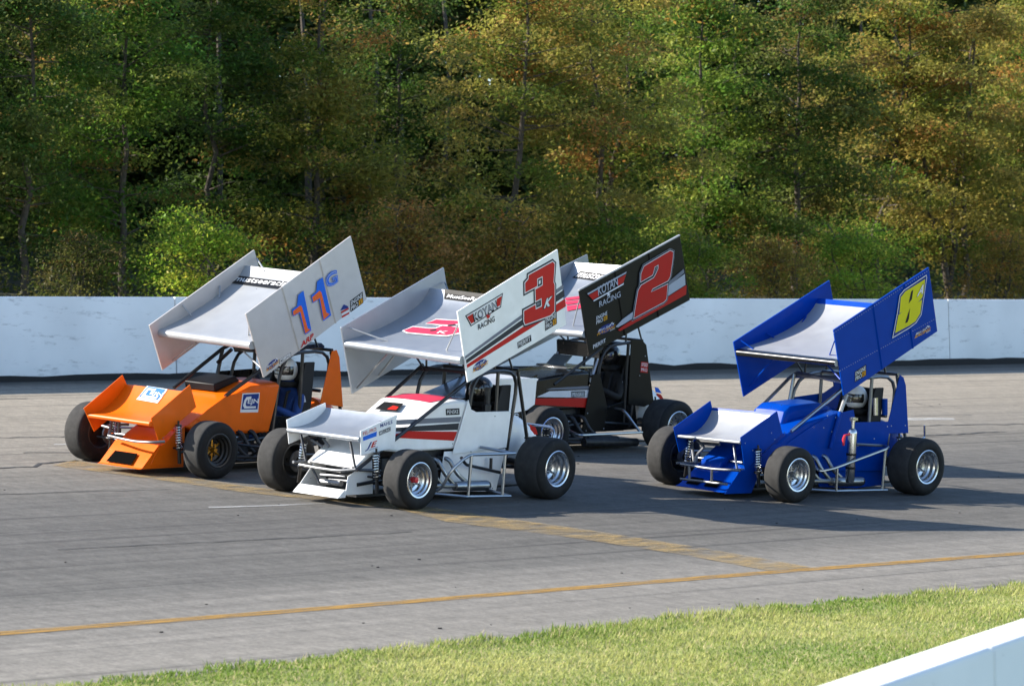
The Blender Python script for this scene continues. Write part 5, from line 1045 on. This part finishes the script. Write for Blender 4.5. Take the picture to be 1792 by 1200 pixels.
back = [(130, 'tall_a', G1, 'olive crowned tree in the second row at upper left'),
        (980, 'tall_a', (1.0, 1.25, .9), 'green second row crown at top centre'),
        (1160, 'tall_d', G2, 'bright green second row tree at top right of centre'), (1460, 'tall_a', G1, 'olive second row tree left of the tree above wing 8A'),
        (1610, 'tall_b', G1, 'second row tree between the two brown trees at right'), (1760, 'tall_c', G3, 'brown second row crown in the top right corner')]
for i, (u, k, t, lab) in enumerate(back):
    y = 63.5 + 1.2 * math.sin(i * 2.1); plant('deciduous_tree', k, at_u(u, y), y, i * 2.1 + 1, .68 + .08 * u / 1792, t, lab)
for i, (x, y, k, s, lab) in enumerate(((39.5, 61.0, 'tall_d', 1.22, 'tall shade-tinted tree standing behind the first row at the left edge'), (43.6, 63.0, 'tall_b', 1.2, 'tall shade-tinted tree behind the fresh green topped tree at left'))):
    plant('deciduous_tree', k, x, y, i * 1.9, s, G_SHADE, lab)  # tall trees mostly out of view, placed to shade the left front row
GS = 'shrubs between the wall and the trees'
for u, y, k, s, t, lab in ((362, 50.5, 'shrub_a', .70, (2.0, 2.1, 1.0), 'yellow green sapling showing above the wall left of the 11G wing'), (735, 51.5, 'shrub_b', .95, (1.3, .95, .8), 'reddish brown shrub between the 11G and 3K wings'), (1215, 50, 'shrub_a', .62, (1.3, 1.4, .8), 'green shrub touching the wall right of the number 2 wing'),
                           (1360, 50, 'shrub_b', .70, (1.3, 1.05, .8), 'brownish shrub peeping over the wall left of the 8A wing'), (1500, 50, 'shrub_a', .72, (1.7, 1.9, 1.0), 'bright green shrub behind the blue wing top'), (1735, 51, 'shrub_b', .85, (1.4, 1.1, .8), 'olive brown shrub over the wall at the far right'),
                           (1060, 51, 'shrub_a', .75, (1.2, 1.3, .8), 'green shrub behind the edge of the black car wing'), (880, 51.5, 'shrub_b', .85, (1.4, 1.1, .8), 'olive shrub above the middle of the 3K wing'), (120, 52.5, 'shrub_b', .6, (.5, .55, .5), 'shrub with shade put into its leaf tint near the left edge')):
    plant('shrub', k, at_u(u, y), y, u * .7, s, t, lab, 'shrub', GS)  # the last shrub has shade put into its tint
# the depth of the wood: crowns and stems that run together into one mass, deep shade painted into the leaf tints
r = np.random.default_rng(21); NC = 4600; xx = r.uniform(25, 125, NC); yy = r.uniform(69.5, 75, NC)
hh = np.interp(xx, [40, 51, 92, 130], [13.2, 13.6, 16.4, 18]); zz = 3 + (hh - 3) * r.uniform(0, 1, NC)
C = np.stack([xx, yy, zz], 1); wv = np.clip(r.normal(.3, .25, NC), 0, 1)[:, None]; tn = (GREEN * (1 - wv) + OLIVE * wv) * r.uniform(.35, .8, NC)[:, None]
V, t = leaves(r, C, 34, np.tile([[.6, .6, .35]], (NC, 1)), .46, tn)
ND = 3200; xd = r.uniform(20, 135, ND); yd = r.uniform(75, 86, ND); zd = 3 + (np.interp(xd, [40, 55, 95, 130], [13.5, 14, 17.5, 19]) - 3) * r.uniform(0, 1, ND)
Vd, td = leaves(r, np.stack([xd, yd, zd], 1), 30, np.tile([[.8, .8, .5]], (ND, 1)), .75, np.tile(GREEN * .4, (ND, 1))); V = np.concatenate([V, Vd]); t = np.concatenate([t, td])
NU = 1500; xu = r.uniform(25, 120, NU); yu = r.uniform(54, 69, NU); zu = np.array([bank_z(a, c) for a, c in zip(xu, yu)]) + r.uniform(0, 2.0, NU) * (.6 + .4 * np.sin(xu * .9))
V2, t2 = leaves(r, np.stack([xu, yu, zu], 1), 60, np.tile([[.4, .4, .25]], (NU, 1)), .15, (GREEN * .7 + OLIVE * .3) * r.uniform(.4, 1.1, NU)[:, None])  # leaf tints darkened to paint the shade under the trees
und = bpy.data.objects.new('undergrowth', fast_mesh('undergrowth', V2, 4, 'leaf', t2)); col.objects.link(und); und.color = (1, 1, 1, 1); tag(und, 'tangled green undergrowth with shade in its leaf tint at the feet of the trees', 'undergrowth', kind='stuff')
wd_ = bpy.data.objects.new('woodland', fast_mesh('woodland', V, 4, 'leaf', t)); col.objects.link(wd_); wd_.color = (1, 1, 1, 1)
tag(wd_, 'dense shade-tinted mass of foliage deep in the wood behind the trees', 'woodland', kind='stuff')
mb = MB()
for i in range(150):
    x, y = r.uniform(25, 140), r.uniform(64, 92); z = bank_z(x, y); h = r.uniform(8, 12); lx, ly = r.normal(size=2) * .3
    mb.tube([(x, y, z - .2), (x + lx, y + ly, z + h * .5), (x + 2 * lx, y, z + h)], [r.uniform(.06, .13), .06, .03], 6)
tg = mb.build('woodland_stems', 'bark'); tag(tg, 'thin grey brown stems deep in the wood behind the trees', 'woodland', kind='stuff')
